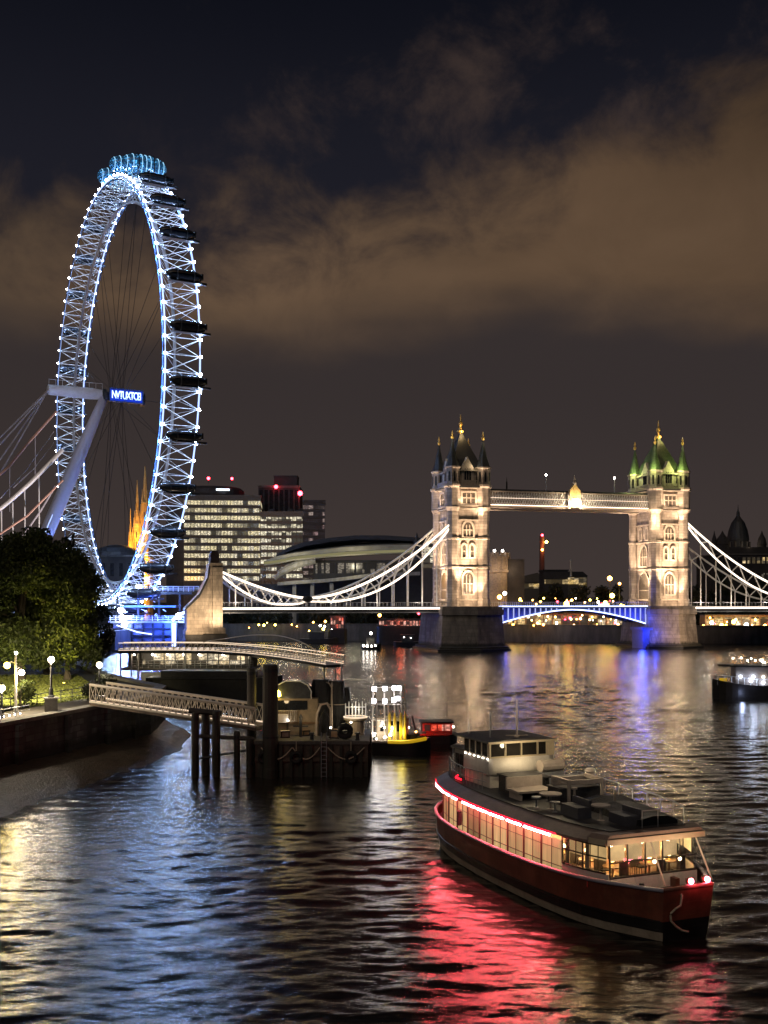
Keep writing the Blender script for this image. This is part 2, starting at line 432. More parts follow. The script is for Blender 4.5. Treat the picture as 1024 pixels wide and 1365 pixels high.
def leaves(name, clumps, m, parent=None, per=60, size=0.35, droop=0.0, seed=1):
    """Leaf-sized quads scattered in clumps: (x, y, z, radius, height)."""
    rg = np.random.default_rng(seed); out = []
    for x, y, z, r, h in clumps:
        n = max(6, int(per * r * r))
        d = rg.normal(size=(n, 3)); d /= np.linalg.norm(d, axis=1)[:, None]
        rad = rg.random(n)[:, None] ** 0.45
        p = d * rad * np.array([r, r, h]) + np.array([x, y, z])
        if droop: p[:, 2] -= droop * rg.random(n) ** 2 * np.hypot(p[:, 0] - x, p[:, 1] - y)
        out.append(p)
    p = np.concatenate(out); n = len(p)
    a = rg.normal(size=(n, 3)); a[:, 2] -= droop * 1.2; a /= np.linalg.norm(a, axis=1)[:, None]
    b = rg.normal(size=(n, 3)); b -= a * (a * b).sum(1)[:, None]; b /= np.linalg.norm(b, axis=1)[:, None]
    L = (size * (0.6 + 0.8 * rg.random(n)))[:, None]; Wd = L * 0.42
    v = np.stack([p - a * L, p - b * Wd, p + a * L, p + b * Wd], 1).reshape(-1, 3)
    f = np.arange(4 * n).reshape(-1, 4)
    return mesh_np(name, v, f, m, parent)

# ================================================================ the river
def build_river():
    m, nt, b = principled('river_water')
    v = coords(nt)
    cd = nt.nodes.new('ShaderNodeNewGeometry')
    n1 = noise(nt, mapping(nt, v, (0.5, 1.8, 1)), 0.8, 3, 0.6, 0.3)
    n2 = noise(nt, mapping(nt, v, (0.6, 1.9, 1)), 3.0, 5, 0.62, 0.4)
    h = n1 * 0.55 + n2 * 0.45
    bn = nt.nodes.new('ShaderNodeBump'); bn.inputs['Strength'].default_value = 0.8; nt.links.new(h.k, bn.inputs['Height'])
    nt.links.new((xyz(nt, v)[1].step(60.0, 190.0) * 0.09 + 0.075).k, bn.inputs['Distance'])   # choppier out in the stream
    nt.links.new(bn.outputs[0], b.inputs['Normal'])
    n0 = noise(nt, v, 0.05, 3)
    nt.links.new(mix(nt, n0.step(0.35, 0.65), (0.012, 0.0115, 0.010), (0.020, 0.017, 0.014)), b.inputs['Base Color'])
    b.inputs['Roughness'].default_value = 0.13
    b.inputs['IOR'].default_value = 1.55
    b.inputs['Specular IOR Level'].default_value = 0.62
    M['river_water'] = m
    ny, nx = 1000, 900
    y = 24.0 * np.exp(np.linspace(0, math.log(460.0 / 24.0), ny))
    u = np.linspace(-1, 1, nx); u = np.sign(u) * (0.66 * np.abs(u) + 0.34 * np.abs(u) ** 3) * 0.95
    X = (y[:, None] + 6) * u[None, :]; Y = np.repeat(y[:, None], nx, 1)
    res = np.maximum(np.gradient(y)[:, None], np.abs(np.gradient(u))[None, :] * (y[:, None] + 6))
    rg = np.random.default_rng(4); Z = np.zeros_like(X)
    for k in range(90):
        wl = 0.36 * (2.9 / 0.36) ** rg.random()
        th = math.pi / 2 + rg.normal() * (0.30 if wl > 1.4 else 0.48) + 0.06
        kk = 2 * math.pi / wl
        amp = 0.0035 * wl ** 0.85 * (0.5 + rg.random())
        ph = kk * (X * math.cos(th) + Y * math.sin(th)) + rg.random() * 6.28
        ph = ph + 0.9 * np.sin(X * 0.13 + rg.random() * 6) + 0.8 * np.sin(Y * 0.09 + X * 0.05 + rg.random() * 6)
        fade = np.clip((wl / res - 2.2) / 2.0, 0, 1)
        env = 0.7 + 0.5 * np.sin(X * (0.25 / wl ** .5) + rg.random() * 6) * np.sin(Y * 0.17 + rg.random() * 6)
        Z += amp * fade * env * (np.sin(ph) + 0.28 * np.cos(2 * ph))
    gust = 0.75 + 0.35 * np.sin(X * 0.06 + 1.3) * np.sin(Y * 0.045 + X * 0.02)
    Z *= gust
    vv = np.stack([X, Y, Z], -1).reshape(-1, 3)
    i = np.arange(ny * nx).reshape(ny, nx)
    f = np.stack([i[:-1, :-1], i[:-1, 1:], i[1:, 1:], i[1:, :-1]], -1).reshape(-1, 4)
    o = mesh_np('river', vv, f, 'river_water', smooth=True); tag(o, kind='structure')
    bed = MB().span(-3000, 3000, -300, 6000, -6, -4).build('ground', 'mud'); tag(bed, kind='structure')
build_river()

# ---------------------------------------------------------------- banks
BANK = 4.5
WALL = [(-46, 20), (-36, 48), (-31.0, 62), (-27.4, 75), (-23.9, 87.5), (-21.3, 96), (-22.5, 108), (-33, 126), (-42, 146), (-56, 200), (-70, 262), (-73, 285)]
FAR = [(-73, 285), (-71, 330), (-62, 356), (0, 356), (48, 346), (86, 334), (160, 330), (420, 340)]
def sheet(name, pts, z, m, z0=None):
    me = bpy.data.meshes.new(name); bm = bmesh.new()
    vs = [bm.verts.new((x, y, z)) for x, y in pts]; f = bm.faces.new(vs)
    bmesh.ops.triangulate(bm, faces=[f], ngon_method='EAR_CLIP'); bmesh.ops.recalc_face_normals(bm, faces=bm.faces)
    for ff in bm.faces:
        if ff.normal.z < 0: ff.normal_flip()
    bm.to_mesh(me); bm.free(); me.materials.append(M[m])
    o = bpy.data.objects.new(name, me); COL.objects.link(o); return tag(o, kind='structure')
def land():
    near = WALL + [(-72.5, 331), (-63, 357.5)]
    far = [(-63, 357.5), (0, 357.5), (48, 347.5), (86, 335.5), (160, 331.5), (420, 341.5), (2500, 700)]
    mb = MB(); n = len(near)
    mb.add([(x - .3, y, BANK) for x, y in near] + [(-2500, y if i < n - 1 else 357.5, BANK) for i, (x, y) in enumerate(near)], [(i, i + 1, n + i + 1, n + i) for i in range(n - 1)])
    n = len(far); mb.add([(x, y, BANK) for x, y in far] + [(-2500 + 5000 * i / (n - 1), 5500, BANK) for i in range(n)], [(i, i + 1, n + i + 1, n + i) for i in range(n - 1)])
    mb.add([(-2500, 357.5, BANK), (-63, 357.5, BANK), (-2500, 5500, BANK)], [(0, 1, 2)])
    tag(mb.build('land', 'city_ground'), kind='structure')
land()

def wall_mesh(mb, pts, z0, z1, t):
    """A wall of thickness t on the landward (left-hand) side of a line."""
    n = len(pts); nrm = []
    for i in range(n):
        a = Vector(pts[max(i - 1, 0)]); b = Vector(pts[min(i + 1, n - 1)]); d = (b - a).normalized()
        nrm.append(Vector((-d.y, d.x)))
    rings = []
    for p, q in zip(pts, nrm):
        i_ = Vector(p) + q * t
        rings.append([(p[0], p[1], z0), (p[0], p[1], z1), (i_.x, i_.y, z1), (i_.x, i_.y, z0)])
    mb.loft(rings)
    return mb
w = thing('embankment_wall', 'long dark stone embankment wall below the park on the near left bank', 'wall')
wall_mesh(MB(), WALL[:-1], -3.0, BANK + 0.02, 0.9).build('wall', 'wall_stone', w)
cop = [(x + 0.12, y) for x, y in WALL[:-1]]
wall_mesh(MB(), cop, BANK + 0.02, BANK + 0.30, 1.15).build('coping', 'concrete', w)
def pilaster(p, q, k):
    a = Vector(p).lerp(Vector(q), k); d = Vector(q) - Vector(p)
    return a, math.atan2(d.y, d.x)
for i in range(2, 5):
    for k in (0.15, 0.65):
        a, rz = pilaster(WALL[i], WALL[i + 1], k)
        MB().box((a.x + 0.1, a.y, 1.2), (0.55, 0.45, 6.4), rz).build('buttress', 'wall_stone', w)
w = thing('river_wall', 'low dark stone river wall along the far bank behind the bridge', 'wall')
wall_mesh(MB(), FAR, -3.0, 5.4, 1.2).build('wall', 'dark_concrete', w)
wall_mesh(MB(), [(x, y - 0.3) for x, y in FAR[1:]], 5.4, 5.75, 1.8).build('coping', 'dark_concrete', w)

# mud uncovered by the tide under the near wall
def build_foreshore():
    rows = []
    side = [(-46, 20, 13), (-36, 48, 9.5), (-31, 62, 6.2), (-27.4, 75, 4.2), (-23.9, 87.5, 3.6), (-21.3, 96, 2.2), (-22.5, 108, 2.5), (-33, 126, 2), (-42, 146, 1.2)]
    rg = random.Random(3); vs, fs = [], []; nu, nv = 90, 16
    for i in range(nu):
        t = i / (nu - 1) * (len(side) - 1); k = min(int(t), len(side) - 2); g = t - k
        x = side[k][0] * (1 - g) + side[k + 1][0] * g; y = side[k][1] * (1 - g) + side[k + 1][1] * g
        wd = side[k][2] * (1 - g) + side[k + 1][2] * g
        for j in range(nv):
            s_ = j / (nv - 1)
            xx = x - 0.6 + s_ * (wd + 2.2); zz = 1.9 * (wd / 5.0) ** 0.3 * (1 - s_ * 1.12) + rg.uniform(-.05, .05) + 0.10 * math.sin(x * 2.1 + s_ * 9) * s_
            vs.append((xx + rg.uniform(-.1, .1), y - s_ * 2.2 + rg.uniform(-.1, .1), zz - 0.25 * s_ * s_))
    for i in range(nu - 1):
        for j in range(nv - 1):
            a = i * nv + j; fs.append((a, a + 1, a + nv + 1, a + nv))
    o = MB().add(vs, fs).build('foreshore', 'mud', smooth=True); tag(o, kind='structure')
build_foreshore()
lw = sheet('lawn', [(-29.5, 89), (-27, 97), (-31, 112), (-37, 127), (-62, 129), (-60, 95), (-40, 90)], BANK + 0.05, 'lawn_green')
sheet('promenade', [(-47.5, 21), (-37.2, 48), (-32.2, 62), (-28.6, 75), (-25.1, 87.5), (-22.6, 96), (-24.0, 108), (-29, 108), (-27, 97), (-29.5, 89), (-33, 75), (-37, 62), (-42, 48), (-53, 20)], BANK + 0.03, 'paving')
def build_grass():
    rg = np.random.default_rng(11); n = 16000
    y = 89 + 38 * rg.random(n); x0 = np.interp(y, [89, 97, 112, 127], [-29.5, -27, -31, -37]); x = x0 - 0.1 - rg.random(n) * 26
    p = np.stack([x, y, np.full(n, BANK + 0.05)], 1); a = rg.random(n) * 6.28; hgt = 0.05 + 0.07 * rg.random(n); wd = 0.10
    dx_ = np.stack([np.cos(a) * wd, np.sin(a) * wd, np.zeros(n)], 1)
    up = np.stack([rg.normal(size=n) * .05, rg.normal(size=n) * .05, hgt], 1)
    v = np.stack([p - dx_, p + dx_, p + dx_ * .3 + up, p - dx_ * .3 + up], 1).reshape(-1, 3)
    leaf_mat('grass_blade', (0.12, 0.15, 0.03), (0.20, 0.21, 0.05))
    o = mesh_np('grass', v, np.arange(4 * n).reshape(-1, 4), 'grass_blade'); tag(o, kind='stuff'); o['label'] = 'short mown grass of the lamplit riverside lawn'; o['category'] = 'grass'
build_grass()

# ---------------------------------------------------------------- trees on the near bank
def tree(name, label, base, h, cl, lm='leaf_green', size=0.36, per=70, droop=0.6, seed=1, group=None, trunk=0.42, branch=6):
    t = thing(name, label, 'tree', base, 0, group)
    tr = MB(); rg = random.Random(seed)
    top = (rg.uniform(-.6, .6), rg.uniform(-.6, .6), h * 0.62)
    pts = [(0, 0, -0.3), (0.1, 0, h * 0.18), (top[0] * .6, top[1] * .5, h * .4), top]
    tr.path(pts, [trunk * 1.25, trunk, trunk * .75, trunk * .35], 8)
    for k in range(branch):
        c = cl[(k * 3) % len(cl)]; z0 = h * rg.uniform(.25, .5)
        tr.path([(0, 0, z0), (c[0] * .5, c[1] * .5, (z0 + c[2]) / 2 + .5), (c[0], c[1], c[2])], [trunk * .4, trunk * .25, trunk * .08], 5)
    tr.build('trunk', 'bark', t)
    o = leaves('crown', cl, lm, t, per, size, droop, seed)
    return t
def crown(rx, rz, zc, n, seed, cr=(1.2, 2.1), low=0.0):
    rg = random.Random(seed); out = []
    while len(out) < n:
        a = rg.uniform(0, 6.283); q = rg.uniform(-1, 1); rr = math.sqrt(1 - q * q) * rg.uniform(.55, 1.0)
        x, y, z = math.cos(a) * rr * rx, math.sin(a) * rr * rx, zc + q * rz * rg.uniform(.7, 1.0)
        r = rg.uniform(*cr); out.append((x, y, z, r, r * rg.uniform(.7, 1.1)))
    for k in range(int(n * low)):            # hanging curtains of leaf
        a = rg.uniform(0, 6.283); rr = rx * rg.uniform(.55, 1.0); z = zc - rz * rg.uniform(.55, 1.02)
        out.append((math.cos(a) * rr, math.sin(a) * rr, z, rg.uniform(.5, 1.0), rg.uniform(1.2, 2.4)))
    return out
tree('broadleaf_tree', 'big dark drooping tree over the lamps at the left edge of the lawn', (-40.5, 117, BANK), 16, crown(4.8, 7.0, 10.0, 96, 5, (.75, 1.8), low=.5), seed=5, per=170, size=.25, group='trees in the riverside park')
tree('broadleaf_tree', 'big drooping tree lit yellow from below at the right end of the lawn', (-35.9, 119, BANK), 14.0, crown(3.6, 6.0, 8.8, 74, 8, (.75, 1.7), low=.6), seed=8, per=170, size=.25, group='trees in the riverside park')
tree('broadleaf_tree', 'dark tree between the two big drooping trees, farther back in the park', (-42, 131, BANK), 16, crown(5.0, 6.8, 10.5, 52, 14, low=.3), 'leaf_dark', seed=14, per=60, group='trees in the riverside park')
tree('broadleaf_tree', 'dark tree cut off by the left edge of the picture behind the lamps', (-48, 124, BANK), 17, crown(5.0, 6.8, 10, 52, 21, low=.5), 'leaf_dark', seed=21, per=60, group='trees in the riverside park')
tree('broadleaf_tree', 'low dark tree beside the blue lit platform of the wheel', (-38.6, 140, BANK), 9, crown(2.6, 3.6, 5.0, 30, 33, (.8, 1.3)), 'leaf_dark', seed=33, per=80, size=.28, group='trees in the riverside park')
def shrub(label, base, r, h, seed, lm='leaf_green', per=130):
    t = thing('shrub', label, 'shrub', base, 0, 'shrubs on the promenade')
    rg = random.Random(seed); st = MB()
    for k in range(5):
        st.path([(0, 0, -.1), (rg.uniform(-r, r) * .5, rg.uniform(-r, r) * .5, h * .7)], [.06, .02], 5)
    st.build('stem', 'bark', t)
    leaves('foliage', [(rg.uniform(-r, r) * .6, rg.uniform(-r, r) * .6, h * rg.uniform(.3, .8), r * .6, h * .32) for k in range(9)], lm, t, per, .16, .1, seed)
shrub('rounded leafy shrub beside the tall twin-armed lamp', (-30.4, 88.0, BANK), 1.2, 2.3, 3)
shrub('dense leafy shrub at the left edge under the yellow lamp', (-32.2, 86.0, BANK), 1.4, 2.2, 4)
shrub('dark shrub at the foot of the white lamp by the upper gangway', (-25.6, 97.5, BANK), 1.1, 2.4, 6, 'leaf_dark')
shrub('low dark shrub beside the landing of the lower gangway', (-24.2, 93.0, BANK), 0.9, 1.3, 7, 'leaf_dark')
shrub('small dark shrub between the lawn and the gangway landing', (-26.2, 94.2, BANK), 0.9, 1.6, 9, 'leaf_dark')

# ---------------------------------------------------------------- lamps and clutter on the promenade
def globe_lamp(label, loc, h, glow_='lamp_white', pole='dark_steel', power=260, col=(1, .85, .66), base=True):
    t = thing('street_lamp', label, 'street lamp', loc, 0, 'lamps along the park promenade')
    b = MB()
    b.lathe([(.26, 0), (.26, .12), (.17, .2), (.15, .7), (.09, .8), (.075, h - .35), (.12, h - .3), (.06, h - .22)], n=10)
    b.build('pole', pole, t)
    MB().ball((0, 0, h), .25, 12).build('globe', glow_, t, True)
    MB().lathe([(.05, 0), (.16, .03), (.1, .12), (.02, .2)], (0, 0, h + .22), 10).build('cap', pole, t)
    light('POINT', (0, 0, h - .5), col, power * 2.6, t, size=.16)
    return t
globe_lamp('black lamp post with one white globe standing on the wall pedestal', (-26.4, 83.3, BANK + 1.35), 3.0, power=420)
globe_lamp('white globe lamp at the landward end of the lower gangway', (-26.3, 97, BANK), 3.1, power=340)
globe_lamp('white globe lamp partly cut off by the left edge of the picture', (-29.3, 80.5, BANK), 2.3, power=380, col=(1, .80, .55))
t = thing('street_lamp', 'tall pale lamp post carrying a yellow and a white globe on arms', 'street lamp', (-29.45, 84, BANK), 0, 'lamps along the park promenade')
MB().lathe([(.22, 0), (.2, .5), (.12, .6), (.085, 4.4), (.11, 4.45), (.05, 4.7)], n=10).build('pole', 'concrete', t)
MB().path([(0, 0, 3.5), (.3, 0, 3.7), (.48, -.1, 3.5)], .035).path([(0, 0, 4.0), (-.35, 0, 4.15), (-.62, -.1, 4.0)], .035).build('arm', 'concrete', t)
MB().ball((.5, -.1, 3.28), .24, 12).build('globe', 'lamp_white', t, True)
MB().ball((-.66, -.1, 3.85), .26, 12).build('globe', 'lamp_yellow', t, True)
MB().ball((.02, 0, 4.83), .13, 10).build('globe', 'lamp_small_white', t, True)
light('SPOT', (.1, .2, 5.1), (1, .84, .46), 80000, t, aim=(-4.5, 15, 0), size=.2, angle=50, blend=1.0); light('POINT', (.5, -.1, 2.8), (1, .84, .62), 900, t, size=.25); light('POINT', (-.66, -.1, 3.35), (1, .72, .15), 700, t, size=.25)  # the spot is an added light that brightens the lawn
t = thing('lamp_pedestal', 'square dark stone pedestal under the black globe lamp on the wall', 'pedestal', (-26.4, 83.3, BANK), 0.3)
MB().box((0, 0, .62), (1.0, 1.0, 1.25)).build('shaft', 'dark_concrete', t); MB().box((0, 0, 1.3), (1.16, 1.16, .1)).build('cap', 'concrete', t)
MB().box((0, 0, .1), (1.1, 1.1, .2)).build('plinth', 'concrete', t)
for lab, x, y, r in (('planter of dark plants at the landing of the lower gangway', -24.3, 89.6, .55), ('dark litter bin beside the gangway landing', -23.6, 91.4, .4)):
    t = thing('planter' if 'planter' in lab else 'litter_bin', lab, 'planter' if 'planter' in lab else 'bin', (x, y, BANK))
    MB().lathe([(r * .8, 0), (r, .8), (r * 1.08, .82), (r * 1.08, .92)], n=10).build('tub' if 'planter' in lab else 'body', 'dark_steel', t)
    if 'planter' in lab: leaves('plants', [(0, 0, 1.3, .6, .5)], 'leaf_dark', t, 400, .13, .2, 4)
    else: MB().lathe([(r * 1.1, .94), (r * .7, 1.15), (.05, 1.2)], n=10).build('lid', 'dark_steel', t)
def railing(label, pts, z, h=1.1, step=1.6, m='dark_steel', rails=3, name='railing'):
    t = thing(name, label, 'railing')
    rl = MB()
    for k in range(rails):
        rl.path([(x, y, z + h * (k + 1) / rails) for x, y in pts], .028 if k < rails - 1 else .04, 5)
    rl.build('rail', m, t)
    for (a, b) in zip(pts[:-1], pts[1:]):
        a, b = Vector(a), Vector(b); n = max(1, int((b - a).length / step))
        for i in range(n):
            p = a.lerp(b, i / n); MB().tube((p.x, p.y, z), (p.x, p.y, z + h), .045, n=6).build('post', m, t)
    return t
railing('black railing between the lawn and the promenade', [(-33.5, 78), (-30.2, 88.2), (-27.8, 97), (-29.5, 106)], BANK, 1.0, 1.7)
railing('low railing with pale posts on the wall edge left of the pedestal', [(-33.0, 60), (-29.5, 72), (-27.2, 80.6)], BANK + .3, .7, 1.5, 'grey_steel', 2)
t = thing('light_chain', 'row of tiny white lights along the wall top left of the pedestal', 'lights')
for k in range(14):
    p = Vector((-29.7, 71.6)).lerp(Vector((-27.5, 80.4)), k / 13 )
    MB().ball((p.x - .35, p.y, BANK + .38), .05 if k != 9 else .13, 6).build('bulb', 'lamp_small_white', t)
light('POINT', (-28.6, 77, BANK + .6), (1, .84, .66), 25, t, size=.1)
# tree uplighters half hidden in the planting
for i, (x, y, lx, ly, pw, c, lab) in enumerate(((-34.2, 112.2, -34.6, 116, 6000, (1, .82, .12), 'ground uplighter under the yellow lit tree'), (-39.5, 108, -40, 115, 3500, (.9, .82, .25), 'ground uplighter under the tree at the left edge'))):
    t = thing('uplighter', lab, 'uplighter', (x, y, BANK + .06))
    MB().lathe([(.12, 0), (.14, .18)], n=8).build('housing', 'dark_steel', t); MB().lathe([(.11, .185), (.10, .20)], n=8).build('lens', 'lamp_yellow', t)
    light('SPOT', (0, 0, .3), c, pw, t, aim=(lx - x, ly - y, 7), size=.1, angle=75)

# ================================================================ the observation wheel
def build_wheel():
    HZ, RR, HW, RI = 75.5, 63.0, 4.55, 56.5
    w = thing('observation_wheel', 'giant observation wheel glowing ice blue and white above the trees', 'ferris wheel', (-81.5, 320, 0), R(29.2))
    N = 90
    def ring(r, x, t): return Vector((x, r * math.cos(t), HZ + r * math.sin(t)))
    ang = [2 * math.pi * k / N for k in range(N)]
    closed = [2 * math.pi * k / 120 for k in range(121)]
    for x in (-HW, HW):
        MB().path([ring(RR, x, t) for t in closed], .21, 6).build('outer_chord', 'wheel_strip', w)
        MB().path([ring(RR - 1.1, x * 1.07, t) for t in closed], .20, 6).build('edge_tube', 'blue_steel', w)
    MB().path([ring(RI, 0, t) for t in closed], .42, 6).build('inner_chord', 'white_steel', w)
    tr, tr2, tr3 = MB(), MB(), MB()
    for k in range(N):
        a, b = ang[k], ang[(k + 1) % N] if k < N - 1 else 2 * math.pi
        p, q, p2, q2 = ring(RR, -HW, a), ring(RR, HW, a), ring(RR, -HW, b), ring(RR, HW, b)
        m = (a + b) / 2
        tr.tube(p, q, .07, n=4)
        tr.tube(p, q2, .07, n=4); tr.tube(q, p2, .07, n=4)
        i0 = ring(RI, 0, m)
        for e in (p, q, p2, q2): tr2.tube(e, i0, .075, n=4)
    tr.build('lattice', 'wheel_lattice', w); tr2.build('inner_lattice', 'white_steel', w)
    spots = sorted([(math.cos(t), ring(RR + .25, x * 1.04, t)) for t in ang for x in (-HW, HW)], key=lambda q: q[0])
    bulb = MB().ball((0, 0, 0), .31, 6).build('rim_lamp', 'wheel_bulb', w); bulb.location = spots[0][1]
    for _, p in spots[1:100]:                # the nearest hundred lamps on their own, the rest as one
        o = bulb.copy(); COL.objects.link(o); o.parent = w; o.location = p
    rest = MB()
    for _, p in spots[100:]: rest.ball(p, .31, 6)
    tag(rest.build('far_rim_lamps', 'wheel_bulb', w), kind='stuff')
    for k in range(32):
        t = 2 * math.pi * (k + .5) / 32
        x = 1.6 if k % 2 else -1.6
        tt = t + (.10 if k % 4 < 2 else -.10)
        MB().tube((x, 1.5 * math.cos(t), HZ + 1.5 * math.sin(t)), ring(RI, 0, tt), .07, n=4).build('spoke', 'dark_steel', w)
    hub = MB()
    hub.loft([[(x, r * math.cos(t), HZ + r * math.sin(t)) for t in np.linspace(0, 2 * math.pi, 17)[:-1]] for x, r in ((-4.6, 1.2), (-4.4, 2.2), (-3.4, 2.3), (-3.2, 1.5), (6.9, 1.4), (7.0, 2.0), (8.4, 2.0), (8.6, 1.2))])
    hub.build('hub', 'dark_steel', w)
    sp = MB(); sp.loft([[(x, r * math.cos(t), HZ + .4 + r * math.sin(t)) for t in np.linspace(0, 2 * math.pi, 17)[:-1]] for x, r in ((-20.5, 1.0), (-20.2, 1.55), (-8, 1.75), (-4.6, 1.5))])
    sp.build('spindle', 'white_steel', w)
    rl = MB(); rl.path([(-20.4, -1.4, HZ + 3.2), (-4.6, -1.2, HZ + 3.5)], .07, 4)
    for k in range(9): rl.tube((-20.3 + k * 1.96, -1.35, HZ + 1.2), (-20.3 + k * 1.96, -1.35, HZ + 3.3), .05, n=4)
    rl.build('railing', 'white_steel', w)
    # illuminated sign along the hub
    sg = MB(); sg.box((2.3, -2.55, HZ + .2), (9.6, .5, 3.3)); sign = sg.build('sign', 'sign_blue', w)
    fr = MB()
    for z in (-1.75, 2.15): fr.box((2.3, -2.6, HZ + z), (10.2, .7, .25))
    for x in (-2.75, 7.35): fr.box((x, -2.6, HZ + .2), (.25, .7, 3.7))
    fr.build('frame', 'blue_steel', sign)
    cu = bpy.data.curves.new('lettering', 'FONT'); cu.body = 'NVTUXTCEI'; cu.size = 3.3; cu.extrude = .04; cu.offset = 0.035
    cu.align_x = 'CENTER'; cu.align_y = 'CENTER'; cu.space_character = .78; cu.materials.append(M['sign_letter'])
    tmp = bpy.data.objects.new('lettering', cu); COL.objects.link(tmp); bpy.context.view_layer.update()
    me = bpy.data.meshes.new_from_object(tmp.evaluated_get(bpy.context.evaluated_depsgraph_get())); bpy.data.objects.remove(tmp)
    lo = bpy.data.objects.new('lettering', me); COL.objects.link(lo); lo.parent = sign
    lo.location = (2.3, -2.84, HZ + .2); lo.rotation_euler = (R(90), 0, 0); lo.scale = (.60, 1, 1)
    # the slanting support leg and its stay cables
    lg = MB(); a, b = Vector((-4.0, -.6, HZ - .5)), Vector((-33, -1.5, 3.5))
    pts = [a.lerp(b, k / 8) for k in range(9)]
    lg.path(pts, [1.15, 1.6, 1.9, 2.05, 2.05, 2.0, 1.8, 1.5, 1.1], 12); lg.build('leg', 'leg_steel', w, True)
    MB().path([p + Vector((-1.0, -1.75, -.5)) for p in pts[4:8]], .16, 5).build('leg_light', 'wheel_strip', w)
    for (y0, x1, z1, y1) in ((-1, -70, 22, -14), (1, -72, 26, 10), (-.5, -62, 6, -4), (.6, -66, 10, 6)):
        p, q = Vector((-20.3, y0, HZ + .3)), Vector((x1, y1, z1))
        MB().path([p.lerp(q, k / 10) - Vector((0, 0, 3.0 * math.sin(math.pi * k / 10))) for k in range(11)], .2, 5).build('stay_cable', 'cable_grey', w)
    # capsules, long axis along the axle, carried outside the rim in mounting rings
    def capsule(lit):
        g = [[(x, r * math.cos(t), r * math.sin(t)) for t in np.linspace(0, 2 * math.pi, 15)[:-1]] for x, r in [(x_ * (1.12 if lit else .86), r_ * (1.35 if lit else .72)) for x_, r_ in ((-5.6, .5), (-5.0, 1.25), (-3.6, 1.85), (-1.4, 2.1), (1.4, 2.1), (3.6, 1.85), (5.0, 1.25), (5.6, .5))]]
        body = MB().loft(g).build('capsule', 'capsule_lit' if lit else 'capsule_dark', w, True)
        k_ = 3.0 if lit else 1.7
        for x in (-2.2, 2.2):
            c = [(x, k_ * math.cos(t), k_ * math.sin(t)) for t in np.linspace(0, 2 * math.pi, 19)]
            MB().path(c, .17, 5).build('mounting_ring', 'dark_steel', body)
        fl = MB().span(-4.2, 4.2, -1.0, 1.0, -1.75, -1.55); fl.span(3.6, 5.8, -.5, .5, -1.7, -1.2); fl.box((4.6, 0, .2), (.5, 1.3, 1.5)); fl.build('floor', 'dark_steel', body)
        if lit:
            rb = MB()
            for x in (-4.6, -3.2, -1.1, 0, 1.1, 3.2, 4.6):
                rr = np.interp(abs(x), [0, 1.4, 3.6, 5, 5.6], [2.12, 2.12, 1.87, 1.27, .5]) * 1.36; x *= 1.12
                rb.path([(x, rr * math.cos(t), rr * math.sin(t)) for t in np.linspace(0, 2 * math.pi, 15)], .09, 4)
            rb.build('rib', 'rib_ice', body)
        return body
    proto = {True: capsule(True), False: capsule(False)}
    used = set(); NC = 30
    for k in range(NC):
        t = 2 * math.pi * (k + .5) / NC
        deg = math.degrees(t) % 360
        lit = 84 < deg < 118
        if lit not in used: used.add(lit); o = proto[lit]
        else:
            o = proto[lit].copy(); COL.objects.link(o); o.parent = w
            for ch in proto[lit].children:
                c = ch.copy(); COL.objects.link(c); c.parent = o
        o.location = ring(RR + (3.6 if lit else 2.6), .6, t)
        if lit: light('POINT', ring(RR + 3.2, -1, t), (.2, .55, 1), 2600, w, size=.8)
    br = MB()
    for k in range(NC):
        t = 2 * math.pi * (k + .5) / NC
        for x in (-2.2, 2.2): br.tube(ring(RR - .2, x, t), ring(RR + 1.0, x, t), .2, n=4)
    br.build('bracket', 'dark_steel', w)
m, nt, b = principled('wheel_lattice')      # white painted tubes, a patchy glow painted in for the floodlighting
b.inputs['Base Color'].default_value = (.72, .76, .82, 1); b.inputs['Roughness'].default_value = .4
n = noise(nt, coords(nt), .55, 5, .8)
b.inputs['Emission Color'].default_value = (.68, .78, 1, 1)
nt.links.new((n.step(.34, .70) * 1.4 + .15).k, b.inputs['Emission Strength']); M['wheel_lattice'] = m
mat('leg_steel', (0.62, 0.64, 0.80), .4, 0, .06)
mat('cable_grey', (0.34, 0.30, 0.30), .5, 0, .1)
m, nt, b = principled('capsule_lit')
vo = nt.nodes.new('ShaderNodeTexVoronoi'); vo.inputs['Scale'].default_value = 2.2
nt.links.new(mapping(nt, coords(nt), (1, 1, 1)), vo.inputs['Vector'])
b.inputs['Base Color'].default_value = (.02, .05, .09, 1); b.inputs['Roughness'].default_value = .1
b.inputs['Emission Color'].default_value = (.10, .48, 1.0, 1)
nt.links.new((S(nt, vo.outputs['Distance']).step(.75, .1) * noise(nt, coords(nt), .9, 5, .7).step(.48, .68) * 2.4 + .06).k, b.inputs['Emission Strength'])
M['capsule_lit'] = m
glow('rib_ice', (.35, .70, 1.0), 1.6)
mat('capsule_dark', (0.020, 0.021, 0.025), .22, 0, .3, bmp=0)
build_wheel()

